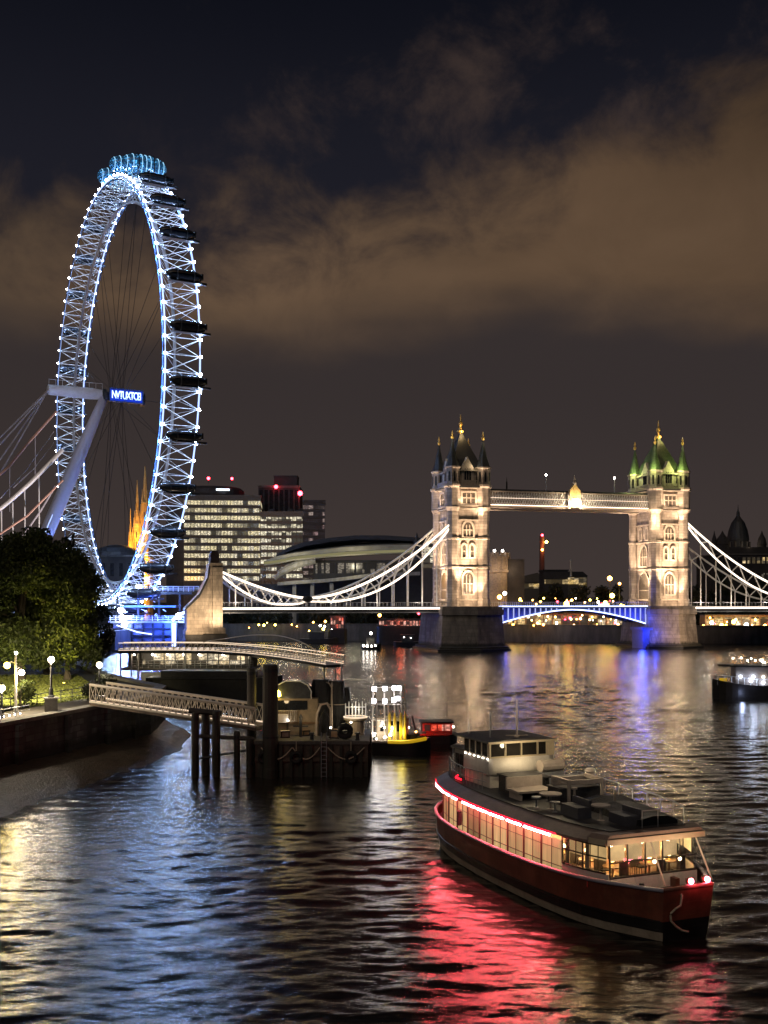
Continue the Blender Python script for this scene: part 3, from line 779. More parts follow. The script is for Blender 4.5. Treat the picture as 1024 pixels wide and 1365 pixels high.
# ---------------------------------------------------------------- landing platform under the wheel, washed in blue
def build_platform():
    t = thing('wheel_platform', 'blue floodlit boarding platform below the observation wheel', 'platform', (0, 0, 0))
    MB().span(-77.5, -54.5, 300.5, 312, -2, 7.2).build('quay', 'platform_wall', t)
    MB().span(-78.5, -53.5, 299, 313, 7.2, 7.7).build('deck', 'concrete', t)
    MB().span(-76, -60, 303, 312, 11.6, 12.2).build('canopy', 'blue_steel', t)
    MB().span(-79, -56, 306, 314, 15.4, 16.2).build('upper_deck', 'dark_steel', t)
    for x in (-77, -71, -65, -59): MB().span(x - .3, x + .3, 303.2, 303.8, 7.7, 15.4).build('column', 'dark_steel', t)
    for z, y in ((7.7, 299.3), (16.2, 306.3)):
        r_ = MB()
        for k in range(3): r_.path([(-78.3, y, z + .5 * (k + 1)), (-54, y, z + .5 * (k + 1))], .06, 4)
        for k in range(17): r_.tube((-78 + k * 1.5, y, z), (-78 + k * 1.5, y, z + 1.5), .06, n=4)
        r_.build('railing', 'white_steel', t)
    tw = MB().span(-60.4, -58.8, 298.0, 299.4, -2, 7.4); tw.build('restraint_pier', 'platform_wall', t)
    MB().span(-60.15, -59.05, 297.85, 297.98, .6, 7.2).build('light_strip', 'ice_strip', t)
    MB().path([(-60, 297.6, 7.9), (-58, 297.6, 9.6), (-55, 297.6, 10.9)], .45, 8).build('light_strip', 'ice_strip', t)
    MB().path([(-76, 298.6, 6.6), (-70, 298.6, 4.6), (-66, 298.6, 4.0)], .16, 6).build('light_strip', 'ice_strip', t)
    for p in ((-74.6, 297.8, 10.8), (-74.2, 297.8, 8.7), (-73.6, 297.8, 6.8), (-58.2, 297.4, 9.2), (-70, 299.6, 17.4)):
        MB().ball(p, .85, 8).build('floodlight', 'lamp_ice', t, True)
    for p, e in (((-73, 296.0, 8.5), 16000), ((-60.5, 296.0, 7.5), 16000), ((-66, 296.5, 4.2), 1200), ((-70, 301.5, 13.5), 3500), ((-57.5, 296.5, 10), 3500)):
        light('POINT', p, (.05, .13, 1), e, t, size=.8)
    for z in (1.6, 3.4, 5.4): MB().span(-77, -61, 299.9, 300.4, z, z + .35).build('waling', 'dark_steel', t)
    for x in (-75, -72, -69, -66, -63): MB().span(x - .25, x + .25, 299.8, 300.4, -2, 7.1).build('fender_post', 'dark_steel', t)
    rg = random.Random(9)
    st = MB()
    for k in range(26):
        x = rg.uniform(-76, -58); z = rg.uniform(8.2, 14.5)
        st.tube((x, 300.2, z), (x + rg.uniform(-2.5, 2.5), 300.4, z + rg.uniform(-.8, .8)), .09, n=4)
    st.build('mooring_frame', 'white_steel', t)
mat('platform_wall', (0.10, 0.11, 0.15), .7, 0, .35, .4, streak=True)
build_platform()

# ---------------------------------------------------------------- cable footbridge at the left edge
def build_footbridge():
    t = thing('cable_footbridge', 'pale cable footbridge with thin hangers behind the trees at the left edge', 'footbridge')
    Y = 250.0
    def curve(pts, y):
        out = []
        for (x0, y0), (x1, y1) in zip(pts[:-1], pts[1:]):
            for k in range(6): out.append(P(x0 + (x1 - x0) * k / 6, y0 + (y1 - y0) * k / 6, y))
        out.append(P(*pts[-1], y)); return out
    main = [(84, 599), (70, 613.5), (55, 629), (40, 644), (20, 662), (0, 678.5), (-40, 706), (-90, 732)]
    second = [(84, 640), (60, 664), (36, 688), (0, 712), (-60, 740)]
    third = [(74, 648), (55, 680), (34, 710), (20, 730)]
    up = [(76, 548), (40, 588), (12, 622), (-30, 660), (-80, 690)]
    MB().path(curve(main, Y), .5, 8).build('main_cable', 'boat_white', t)
    MB().path(curve(second, Y - 6), .22, 6).build('main_cable', 'cable_rust', t)
    MB().path(curve(third, Y - 3), .2, 6).build('stay', 'cable_grey', t)
    MB().path(curve(up, Y + 6), .30, 6).build('main_cable', 'cable_rust', t)
    for x, y0 in ((52, 634), (33, 653), (17, 670), (2, 681)):
        MB().tube(P(x, y0, Y), P(x + 1, 790, Y), .17, n=5).build('hanger', 'boat_white', t)
    for x, y0 in ((47, 580), (13, 622)): MB().tube(P(x, y0, Y + 6), P(x, y0 + 60, Y + 6), .1, n=4).build('hanger', 'cable_grey', t)
    for (a, b) in (((72, 575), (0, 665)), ((72, 590), (18, 650))):
        MB().path([P(a[0], a[1], Y + 2), P((a[0] + b[0]) / 2, (a[1] + b[1]) / 2 + 5, Y + 2), P(b[0], b[1], Y + 2)], .1, 4).build('stay', 'cable_grey', t)
    d0, d1 = P(90, 770, Y), P(-200, 770, Y)
    MB().box(((d0.x + d1.x) / 2, Y, d0.z), (abs(d1.x - d0.x), 5, 1.0)).build('deck', 'dark_concrete', t)
    light('SPOT', (-70, 235, 14), (.95, .85, .9), 60000, t, aim=(-82, 250, 42), size=.5, angle=70)
mat('cable_rust', (0.45, 0.25, 0.18), .5, 0, .1)
build_footbridge()

# ================================================================ the bridge with two towers
WARM = (1.0, 0.71, 0.46)
def build_bridge():
    OX, OY, TH = 21.3, 292.0, R(15)
    L = 61.2; DK = 12.0
    br = thing('bascule_bridge', 'floodlit stone bridge with two spired towers, a high walkway and a blue lit lifting span', 'bridge', (OX, OY, 0), TH)
    HX, HY = 4.6, 6.1

    def tower(x0, right):
        k = 1.02 if right else 1.0
        z1, z2, z3 = 38.4 * k, 44.6 * k, 49.2 * k
        # river pier with pointed cutwaters
        def pier_out(a, b, c): return [(x0 - a, -b), (x0, -c), (x0 + a, -b), (x0 + a, b), (x0, c), (x0 - a, b)]
        pm = MB(); pk = .80 if right else .95
        pm.loft([[(x, y, z) for x, y in pier_out(9.6 * s * pk, 11 * s * pk, 15 * s * pk)] for z, s in ((-4, 1.12), (1.2, 1.08), (1.3, 1.0), (9.6, .93), (9.7, .97), (11.2, .97))])
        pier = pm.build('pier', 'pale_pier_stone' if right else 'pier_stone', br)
        MB().prism(pier_out(9.0 * pk, 10.4 * pk, 14.0 * pk), 11.2, 12.0).build('pier_cap', 'pier_stone', pier)
        MB().prism(pier_out(11.0 * pk, 12.4 * pk, 17 * pk), -3, .6).build('footing', 'black_void', pier)
        for i in range(4):
            MB().box((x0 + 1.6 + i * 1.25, (-12.15 + (i + .3) * .46) * pk, 9.5), (.75, .5, 1.3), R(20)).build('window', 'pier_lamp', pier)
        # shaft with octagonal corner turrets
        sh = MB().span(x0 - HX, x0 + HX, -HY, HY, DK, z1)
        sh.span(x0 - HX - .5, x0 + HX + .5, -HY - .5, HY + .5, z1, z2)
        sh.span(x0 - HX + .3, x0 + HX - .3, -HY + .3, HY - .3, z2, z3)
        shaft = sh.build('tower', 'tower_stone', br)
        bands = MB()
        for z, e in ((13.6, .45), (22.4, .3), (30.2, .35), (35.3, .3), (z1, .75), (z1 + .8, .9), (z2 - .6, .95), (z2, 1.2), (z3 - .3, .35)):
            q = .55 if z < z1 + .5 else 1.05
            if z > z2 + 1: q = .3
            bands.span(x0 - HX - e, x0 + HX + e, -HY - e, HY + e, z, z + .38)
        MB().span(x0 - HX - 1.5, x0 + HX + 1.5, -HY - 1.5, HY + 1.5, z2 - .28, z2 - .02).build('dark_cornice', 'slate', shaft)
        bands.build('string_course', 'trim_stone', shaft)
        for sx in (-1, 1):
            for sy in (-1, 1):
                cx, cy = x0 + sx * (HX - .2), sy * (HY - .2)
                r = 1.75
                t = MB().lathe([(r * 1.12, DK), (r * 1.12, 14), (r, 14.2), (r, 22.3), (r * 1.1, 22.5), (r * 1.1, 22.9), (r, 23), (r, 30.1), (r * 1.1, 30.3), (r * 1.1, 30.7), (r * .97, 30.9), (r * .97, z1 - .5), (r * 1.25, z1 + .6), (r * 1.2, z1 + .8), (r * 1.2, z2 - .5), (r * 1.42, z2), (r * 1.42, z2 + .5), (r * 1.15, z2 + .6), (r * 1.15, z3 + .2), (r * 1.3, z3 + .4), (r * 1.3, z3 + .75)], (cx, cy, 0), 8, R(22.5))
                t.build('corner_turret', 'tower_stone', shaft)
                sp = MB().lathe([(r * 1.12, z3 + .75), (r * .66, z3 + 3.2), (r * .24, z3 + 6.8), (.12, z3 + 8.2)], (cx, cy, 0), 8, R(22.5))
                sp.build('turret_spire', 'greenlit_slate' if right else 'slate', shaft)
                MB().lathe([(.12, z3 + 8.1), (.42, z3 + 8.5), (.45, z3 + 8.9), (.15, z3 + 9.3), (.3, z3 + 9.7), (.06, z3 + 10.6)], (cx, cy, 0), 8).build('turret_finial', 'gilding', shaft)
                # slim openings in the turret head
                sl = MB()
                for a in range(8):
                    tt = a * math.pi / 4
                    sl.box((cx + r * 1.07 * math.cos(tt), cy + r * 1.07 * math.sin(tt), z2 + 2.6), (.22, .5, 2.6), tt)
                sl.build('turret_slit', 'black_void', shaft)
        # parapet between turrets
        pp = MB()
        for sy in (-1, 1):
            for i in range(7): pp.box((x0 - 2.7 + i * .9, sy * (HY + .55), z2 + 1.0), (.5, .3, 1.2))
            pp.box((x0, sy * (HY + .55), z2 + .55), (6.4, .3, .35)); pp.box((x0, sy * (HY + .55), z2 + 1.65), (6.4, .34, .2))
        for sx in (-1, 1):
            for i in range(9): pp.box((x0 + sx * (HX + .55), -3.8 + i * .95, z2 + 1.0), (.3, .5, 1.2))
            pp.box((x0 + sx * (HX + .55), 0, z2 + .55), (.3, 9.2, .35)); pp.box((x0 + sx * (HX + .55), 0, z2 + 1.65), (.34, 9.2, .2))
        pp.build('parapet', 'trim_stone', shaft)
        # central roof
        ra, rb_ = HX - .6, HY - 1.2
        rings = []
        for z, s in ((z3, 1.12), (z3 + .6, 1.0), (z3 + 3.2, .86), (z3 + 7.2, .46), (z3 + 10.3, .14), (z3 + 10.9, .10)):
            rings.append([(x0 - ra * s, -rb_ * s, z), (x0 + ra * s, -rb_ * s, z), (x0 + ra * s, rb_ * s, z), (x0 - ra * s, rb_ * s, z)])
        MB().loft(rings).build('roof', 'greenlit_slate' if right else 'slate', shaft)
        cz = z3 + 10.8
        MB().lathe([(.5, cz), (.9, cz + .3), (.95, cz + .8), (.35, cz + 1.1), (.3, cz + 2.0), (.6, cz + 2.4), (.55, cz + 3.0), (.2, cz + 3.4), (.22, cz + 4.2), (.06, cz + 5.4)], (x0, 0, 0), 10).build('finial', 'gilding', shaft)
        # gabled dormers, front and back and both sides
        for (dx_, dy_, rz, w_, y_) in ((0, -1, 0, 3.4, HY), (0, 1, 0, 3.4, HY), (-1, 0, R(90), 4.2, HX), (1, 0, R(90), 4.2, HX)):
            d = MB(); co, si = math.cos(rz), math.sin(rz)
            def pt(u, v, z): return (x0 + dx_ * (y_ - v) + (u if dx_ == 0 else 0), dy_ * (y_ - v) + (u if dx_ != 0 else 0), z)
            h = w_ / 2
            pr = [(-h, z2 + .4), (h, z2 + .4), (h, z3 + .8), (h * .55, z3 + 1.9), (0, z3 + 3.7), (-h * .55, z3 + 1.9), (-h, z3 + .8)]
            d.slab(pr, lambda u, z: pt(u, .25, z), lambda u, z: pt(u, 2.4, z)); d.build('dormer', 'trim_stone', shaft)
            wn = MB()
            for u in (-.7, 0, .7): wn.slab([(u - .26, z2 + 1.8), (u + .26, z2 + 1.8), (u + .26, z3 - .1), (u, z3 + .5), (u - .26, z3 - .1)], lambda u, z: pt(u, .16, z), lambda u, z: pt(u, .24, z))
            wn.build('dormer_window', 'dark_glass', shaft)
        # windows: (height, width, tall, arched) in the centre bay of the river faces and the road faces
        def window(face, u, z, wd, ht, arch, cols):
            dx_, dy_ = face; off = (HX if dx_ else HY) + (.5 if z1 < z < z2 else 0)
            def pt(a, v, zz): return (x0 + dx_ * (off + v) + (a if dx_ == 0 else 0), dy_ * (off + v) + (a if dx_ != 0 else 0), zz)
            def shape(hw, zb, zt):
                if arch:
                    r_ = [(-hw, zb), (hw, zb), (hw, zt - hw)]
                    return r_ + [(hw * math.cos(a), zt - hw + hw * 1.25 * math.sin(a)) for a in np.linspace(.3, math.pi - .3, 7)] + [(-hw, zt - hw)]
                return [(-hw, zb), (hw, zb), (hw, zt), (-hw, zt)]
            fo, fi = shape(wd / 2 + .45, z - .4, z + ht + .5), shape(wd / 2, z, z + ht)
            f = MB()
            n_ = len(fo); vs = [pt(u + a, .28, b) for a, b in fo] + [pt(u + a, .28, b) for a, b in fi] + [pt(u + a, -.1, b) for a, b in fo] + [pt(u + a, .03, b) for a, b in fi]
            fs = []
            for i in range(n_):
                j = (i + 1) % n_
                fs += [(i, j, n_ + j, n_ + i), (i, j, 2 * n_ + j, 2 * n_ + i), (n_ + i, n_ + j, 3 * n_ + j, 3 * n_ + i)]
            f.add(vs, fs)
            for c in range(1, cols): 
                uu = u - wd / 2 + wd * c / cols
                f.slab([(uu - .1, z), (uu + .1, z), (uu + .1, z + ht - (.2 if not arch else wd * .12)), (uu - .1, z + ht - (.2 if not arch else wd * .12))], lambda a, b: pt(a, .03, b), lambda a, b: pt(a, .2, b))
            f.slab([(u - wd / 2, z + ht * .48), (u + wd / 2, z + ht * .48), (u + wd / 2, z + ht * .48 + .22), (u - wd / 2, z + ht * .48 + .22)], lambda a, b: pt(a, .03, b), lambda a, b: pt(a, .18, b))
            f.use(1).add([pt(u + a, .035, b) for a, b in fi], [tuple(range(n_))])
            f.build('window', ['trim_stone', 'tower_pane'], shaft)
        for face in ((0, -1), (0, 1)):
            window(face, 0, z1 + 1.6, 3.6, 2.9, False, 3)
            window(face, 0, 31.0, 2.8, 3.6, True, 3)
            for u in (-1.15, 1.15): window(face, u, 25.4, 1.0, 3.2, True, 1)
            window(face, 0, 15.4, 2.9, 5.6, True, 3)
        for face in ((-1, 0), (1, 0)):
            window(face, 0, z1 + 1.4, 2.6, 3.3, False, 2)
            for u in (-1.8, 1.8): window(face, u, 31.3, 1.2, 3.2, True, 2)
            window(face, 0, 23.6, 3.8, 5.4, True, 3)
            window(face, 0, DK + .3, 6.0, 8.6, True, 1)
        # floodlights that wash the stone
        E = 1.5
        def fl(p, a, e, ang=58, c=WARM): light('SPOT', (x0 + p[0], p[1], p[2]), c, e * E, br, aim=(x0 + a[0], a[1], a[2]), size=.35, angle=ang)
        fl((1.6, -10.5, 12.6), (.8, -5.6, 24), 14000, 66); fl((-2.5, -11.5, 12.6), (-1, -5.5, 34), 34000, 46); fl((1.0, -13.0, 12.8), (.5, -6, 40), 52000, 34)
        fl((-10.5, -3.2, 13.4), (-4.6, -2, 26), 16000, 66); fl((-12, 3, 13.4), (-4.6, 1, 36), 34000, 46)
        light('POINT', (x0 + .6, -HY - 4.2, 15.0), WARM, 1900, br, size=.5); light('POINT', (x0 - HX - 3.6, -1.5, 15.5), WARM, 1500, br, size=.5)
        fl((2.5, -8.6, z1 + 1.0), (0, -5.8, z2 + 2), 900, 110); fl((-2.5, -8.6, z1 + 1.0), (0, -5.8, z2 + 2), 900, 110)
        fl((-7.4, 1.5, z1 + 1.0), (-4.0, 0, z2 + 3), 800, 110)
        fl((3.0, -8.3, 36.0), (2, -6, 44), 1300, 100); fl((0, -7.7, 31.2), (0, -6, 36), 260, 120)
        fl((9, 3, 13), (4.6, 0, 30), 30000, 60); fl((0, 12, 13), (0, 6, 30), 40000, 60)
        for sx, sy in ((-1, -1), (1, -1), (1, 1)):
            light('POINT', (x0 + sx * (HX + 1.3), sy * (HY + 1.3) , z3 + 8.3), (1, .86, .45), 160, br, size=.15)
        light('POINT', (x0 + .2, -1.9, cz + .2), (1, .68, .30), 420, br, size=.15)
        if right:
            g = (.74, .86, .26)
            for sx, sy in ((-1, -1), (1, -1), (-1, 1)):
                light('POINT', (x0 + sx * (HX - .2) - 2.4, sy * (HY - .2) - 2.5, z3 + 1.2), g, 1000, br, size=.2)
            light('POINT', (x0 - 3.4, -4.4, z3 + 1.4), (.75, .9, .30), 300, br, size=.2)
            light('POINT', (x0 - 6.5, -9.5, 36.5), (1, .72, .46), 2600, br, size=.3)
        else:
            light('POINT', (x0 - HX - .3, -HY + 2.2, z3 + 2.5), (.9, .9, .5), 110, br, size=.2)
            light('POINT', (x0 + 1.5, -HY - .8, z3 + 1.0), (1, .8, .5), 90, br, size=.2)
        return shaft
    tower(0, False); tower(L, True)

    light('SPOT', (L - 3, -30, 6), WARM, 15000, br, aim=(L + 1, -12, 6), size=.6, angle=60, blend=1.0)
    # high walkway
    W0, W1 = HX + .6, L - HX - .6; zb, zt = 39.3, 44.0
    wk = MB()
    for y in (-5.2, 2.4): wk.span(W0, W1, y, y + 2.8, zb, zb + .7); 
    for y in (-5.2, 2.4): wk.span(W0, W1, y + .25, y + 2.55, zb + .7, zt - .4)
    walk = wk.build('walkway', 'walkway_panel', br)
    rf = MB()
    for y in (-5.2, 2.4): rf.slab([(0, zt - .4), (2.8, zt - .4), (2.6, zt + .1), (1.4, zt + .5), (.2, zt + .1)], lambda u, z, y=y: (W0, y + u, z), lambda u, z, y=y: (W1, y + u, z))
    rf.build('walkway_roof', 'slate', walk)
    n = 66
    for y in (-5.28, 5.28):
        la = MB(); lb = MB()
        for i in range(n):
            xa = W0 + (W1 - W0) * i / n; xb = W0 + (W1 - W0) * (i + 1) / n
            la.tube((xa, y, zb + .7), (xb, y, zb + 2.4), .06, n=4); la.tube((xb, y, zb + .7), (xa, y, zb + 2.4), .06, n=4)
            lb.tube((xa, y, zb + 2.6), (xa, y, zt - .5), .07, n=4)
            lb.tube((xa, y, zb + 2.6), (xb, y, zt - .5), .04, n=4)
        la.build('walkway_lattice', 'white_steel', walk); lb.build('walkway_glazing_bars', 'white_steel', walk)
    for z, m_ in ((zb + .55, 'walk_strip'), (zb + 2.5, 'walk_strip_dim')):
        MB().span(W0, W1, -5.62, -5.5, z, z + .14).build('light_strip', m_, walk)
    MB().span(W0, W1, -5.45, -5.2, zt - .5, zt - .15).build('cornice', 'trim_stone', walk)
    # gilded crest at mid span
    cx = (W0 + W1) / 2 + 1.0
    cr = MB(); cr.slab([(-1.5, zb + .3), (1.5, zb + .3), (1.6, zt + .4), (.9, zt + 1.2), (0, zt + 2.4), (-.9, zt + 1.2), (-1.6, zt + .4)], lambda u, z: (cx + u, -6.5, z), lambda u, z: (cx + u, -5.5, z))
    cr.build('crest', 'crest_gold', walk)
    sh = MB(); sh.slab([(-.8, zb + 1.2), (0, zb + .7), (.8, zb + 1.2), (.9, zb + 3.0), (-.9, zb + 3.0)], lambda u, z: (cx + u, -6.62, z), lambda u, z: (cx + u, -6.5, z))
    for u in (-1.75, 1.75): sh.lathe([(.4, zb), (.28, zb + .5), (.28, zb + 3.6), (.42, zb + 3.8), (.1, zb + 4.8)], (cx + u, -6.2, 0), 8)
    sh.lathe([(.55, zt + 2.0), (.6, zt + 2.6), (.2, zt + 3.2), (.3, zt + 3.6), (.05, zt + 4.8)], (cx, -6.0, 0), 8)
    sh.build('crest_pinnacle', 'trim_stone', walk)
    for u in (-1, 1): light('POINT', (cx + u * 1.4, -8.0, zb + 1.2), (1, .78, .5), 1800, br, size=.25)
    for u, h in ((.37, 4.6), (.785, 4.4)):
        x = W0 + (W1 - W0) * u
        p = MB().lathe([(.16, zt + .3), (.09, zt + .9), (.08, zt + h)], (x, -3.8, 0), 6).build('flagpole', 'white_steel', walk)
        MB().ball((x, -3.8, zt + h + .2), .28, 8).build('lamp', 'lamp_small_white', p)
    MB().lathe([(.25, zt + .3), (.22, zt + 2.4), (.1, zt + 2.7), (.05, zt + 3.8)], (W0 + 7, -3.8, 0), 6).build('vent_post', 'dark_steel', walk)

    # lifting span: two leaves with curved lower edge
    B0, B1 = 8.6, L - 7.4; mid = (B0 + B1) / 2
    for sgn, xa in ((1, B0), (-1, B1)):
        n = 14; half = (B1 - B0) / 2 - .08
        def low(u): return DK - .9 - 4.0 * (1 - u) ** 1.7
        gd = MB()
        for y in (-5.6, -1.8, 1.8, 5.6):
            pr = [(u * half, DK - .55) for u in np.linspace(0, 1, 2)] + [(u * half, low(u)) for u in np.linspace(1, 0, n)]
            gd.slab(pr, lambda u, z, y=y: (xa + sgn * u, y - .1, z), lambda u, z, y=y: (xa + sgn * u, y + .1, z))
        leaf = gd.build('bascule_leaf', 'bascule_blue', br)
        MB().span(min(xa, xa + sgn * half), max(xa, xa + sgn * half), -7, 7, DK - .5, DK).build('roadway', 'asphalt', leaf)
        lo = MB()
        for i in range(n + 1):
            u = i / n; x = xa + sgn * u * half
            if DK - .6 - low(u) > .5: MB().span(x - .12, x + .12, -6.0, -5.72, low(u), DK - .5).build('girder_rib', 'rib_light', leaf)
            if i < n:
                u2 = (i + 1) / n; x2 = xa + sgn * u2 * half
                lo.tube((x, -5.85, low(u) - .05), (x2, -5.85, low(u2) - .05), .17, n=5)
        lo.build('edge_light', 'ice_strip', leaf)
        MB().span(min(xa, xa + sgn * half), max(xa, xa + sgn * half), -7.15, -7.0, DK - .15, DK + .12).build('light_strip', 'ice_strip', leaf)
        rr = MB()
        for y in (-6.85, 6.85):
            rr.span(min(xa, xa + sgn * half), max(xa, xa + sgn * half), y - .06, y + .06, DK + 1.1, DK + 1.2)
            for i in range(40):
                x = xa + sgn * half * i / 39.5; rr.tube((x, y, DK), (x, y, DK + 1.1), .05, n=4)
        rr.build('parapet', 'white_steel', leaf)
        for u in (.08, .22, .38):
            light('POINT', (xa + sgn * u * half, -9.0, DK - 3.2), (.04, .07, 1.0), 520 * (1.1 - u) * (.5 if sgn > 0 else 1.1), br, size=.5)
    # blue fender under the right-hand end
    fd = MB().span(B1 - 2.2, B1 + 1.6, -8.4, -2, -2, 5.2); fd.span(B1 - 2.8, B1 + 1.6, -8.8, -2, 5.2, 6.0)
    fd.build('fender', 'bascule_blue', br)
    light('POINT', (B1 - 3.8, -10.8, 3.4), (.03, .06, 1), 1700, br, size=.4); light('POINT', (B1 + .5, -10.6, 4.5), (.04, .08, 1), 350, br, size=.4)
    light('POINT', (B0 + 1.0, -9.5, 2.0), (.03, .05, 1), 60, br, size=.4)

    # suspended side spans
    def side_span(x_near, x_end, sgn, trough, z_top, z_end, z_tr):
        lo, hi = min(x_near, x_end), max(x_near, x_end)
        dk = MB().span(lo, hi, -7.4, 7.4, DK - 1.5, DK); deck = dk.build('side_deck', 'dark_steel', br)
        MB().span(lo, hi, -7.62, -7.42, DK - .75, DK - .22).build('light_strip', 'deck_strip', deck)
        MB().span(lo, hi, -7.7, -7.4, DK - 1.7, DK - 1.45).build('lower_moulding', 'grey_steel', deck)
        rr = MB()
        for y in (-7.2, 7.2):
            rr.span(lo, hi, y - .06, y + .06, DK + 1.0, DK + 1.12)
            k = int((hi - lo) / 1.2)
            for i in range(k): rr.tube((lo + i * 1.2, y, DK), (lo + i * 1.2, y, DK + 1.0), .05, n=4)
        rr.build('parapet', 'grey_steel', deck)
        def top(x):
            if (x - trough) * sgn < 0: g = (trough - x) / (trough - x_near); return z_tr + .6 + (z_top - z_tr - .6) * (abs(g) ** 1.75)
            g = (x - trough) / (x_end - trough); return z_tr + .6 + (z_end - z_tr - .6) * (abs(g) ** 1.5)
        def bot(x):
            if (x - trough) * sgn < 0:
                g = abs((trough - x) / (trough - x_near)); return top(x) - .7 - 4.4 * math.sin(math.pi * min(1, g)) ** .9 * (.35 + .65 * g)
            g = abs((x - trough) / (x_end - trough)); return top(x) - .7 - 2.6 * math.sin(math.pi * min(1, g)) ** .9
        xs = np.linspace(x_near, x_end, 31)
        for y in (-6.6, 6.6):
            cm = 'chain_glow' if y < 0 else 'lit_white'; ch = MB().path([(x, y, top(x)) for x in xs], .30, 6).build('chain', cm, br)
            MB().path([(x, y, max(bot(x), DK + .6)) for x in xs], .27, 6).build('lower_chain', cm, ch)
            brc = MB()
            for i in range(0, 30):
                a, b = xs[i], xs[i + 1]
                if i % 2: brc.tube((a, y, top(a)), (b, y, bot(b)), .18, n=4)
                else: brc.tube((a, y, max(bot(a), DK + .6)), (b, y, top(b)), .18, n=4)
            brc.build('bracing', 'lit_white', ch)
            for i in range(2, 30, 2):
                x = xs[i]
                if bot(x) > DK + 1.2: MB().tube((x, y, DK), (x, y, bot(x)), .17, n=5).build('hanger', 'lit_white', ch)
        x = trough
        MB().ball((x, -6.9, z_tr + .4), .9, 10, 1.6, .6).build('chain_joint', 'dark_steel', br)
        return deck
    side_span(-HX - .3, -67.4, -1, -44.5, 34.6, 21.2, 13.6)
    d = side_span(L + HX + .3, L + 80, 1, L + 52, 36.5, 24, 13.6)
    for x, e in ((-14, 500), (-26, 420), (-38, 420), (-52, 420), (-63, 500), (L + 10, 700), (L + 20, 600), (L + 32, 600), (L + 44, 600)):
        light('POINT', (x, -9.2, DK + 1.2), (1, .84, .68), e, br, size=.25)

    # shore abutment with a sloping shoulder
    ab = MB()
    ab.slab([(-3.4, 5.6), (3.0, 5.6), (3.0, 22.8), (.2, 22.8), (-.4, 19.0), (-2.4, 15.0), (-5.8, 11.4), (-5.8, 5.6)], lambda u, z: (-69.9 + u, -8.2, z), lambda u, z: (-69.9 + u, -1.0, z))
    abt = ab.build('abutment', 'abutment_stone', br)
    st = MB()
    st.span(-71.6, -66.0, -8.9, 0, 5.2, 6.6); st.span(-76.0, -71.6, -8.6, 0, 5.0, 6.0)
    st.span(-69.3, -66.7, -8.75, -1.5, 6.6, 22.0); st.span(-70.0, -66.6, -8.6, -.8, 22.4, 23.1)
    st.build('plinth', 'abutment_stone', abt)
    MB().slab([(-.1, 23.1), (-.7, 19.3), (-2.7, 15.3), (-6.2, 11.6), (-6.2, 11.0), (-2.5, 14.6), (-.4, 18.9), (.3, 23.1)], lambda u, z: (-69.9 + u, -8.5, z), lambda u, z: (-69.9 + u, -.7, z)).build('coping', 'slate', abt)
    MB().span(-69.6, -67.4, -7, -2, 23.1, 25.6).span(-69.3, -67.7, -6.6, -2.4, 25.6, 26.3).build('turret_cap', 'dark_brick', abt)
    MB().span(-76.0, -65.4, -8, 0, -3, 5.0).build('footing', 'dark_concrete', abt)
    light('SPOT', (-68.0, -13.5, 6.2), (1, .74, .48), 9000, br, aim=(-69.0, -8, 16), size=.4, angle=120, blend=1.0)
    light('SPOT', (-75.4, -14.5, 6.0), (1, .72, .46), 5000, br, aim=(-73.4, -8, 10), size=.4, angle=130, blend=1.0)
m, nt, b = principled('walkway_panel'); b.inputs['Base Color'].default_value = (.30, .25, .21, 1); b.inputs['Roughness'].default_value = .6; M['walkway_panel'] = m
mat('lit_white', (0.80, 0.78, 0.74), .45, 0, .06)
mat('bascule_blue', (0.15, 0.18, 0.32), .5, 0, .15)
glow('pier_lamp', (1.0, .70, .40), 1.3)
mat('tower_pane', (.10, .085, .07), .3, 0, .5, 3.0, bmp=0)
mat('crest_gold', (.70, .50, .20), .5, 0, .35, 1.5)
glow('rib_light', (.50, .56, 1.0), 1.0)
glow('walk_strip', (1.0, 0.72, 0.50), 5.0)
glow('walk_strip_dim', (1.0, 0.78, 0.58), 1.6)
glow('deck_strip', (1.0, 0.80, 0.66), 3.0)
build_bridge()

# ================================================================ jetty, gangways, pontoon
def gangway(label, a, b, h, wd, strip, n, power, nl):
    """Lattice-sided walkway from a to b (floor level)."""
    t = thing('gangway', label, 'gangway')
    a, b = Vector(a), Vector(b); d = b - a; side = Vector((-d.y, d.x, 0)).normalized() * (wd / 2); up = Vector((0, 0, h))
    fl = MB(); fl.loft([[p - side - Vector((0, 0, .3)), p - side, p + side, p + side - Vector((0, 0, .3))] for p in (a, b)]); fl.build('deck', 'rusty_steel', t)
    for s_ in (-1, 1):
        tr, rl = MB(), MB()
        q = side * s_
        rl.tube(a + q, b + q, .11, n=6); rl.tube(a + q + up, b + q + up, .09, n=6); rl.tube(a + q + up * .93 , b + q + up * .93, .04, n=4)
        for i in range(n + 1):
            p = a + d * (i / n) + q
            tr.tube(p, p + up, .032, n=4)
            if i < n:
                p2 = a + d * ((i + 1) / n) + q
                tr.tube(p, p2 + up, .026, n=4); tr.tube(p + up, p2, .026, n=4)
        tr.build('lattice', 'gang_white', t); rl.build('rail', 'gang_white', t)
        MB().tube(a + q * .93 + Vector((0, 0, .12)), b + q * .93 + Vector((0, 0, .12)), .045, n=4).build('light_strip', strip, t)
    for i in range(nl):
        p = a + d * ((i + .5) / nl) + side * 0 + Vector((0, 0, .45))
        light('POINT', p, (1, .76, .52), power, t, size=.15)
    return t
mat('grey_glass', (.055, .06, .07), .2, 0, .3, bmp=0)
mat('cabin_beige', (0.30, 0.24, 0.16), .6, 0, .3)
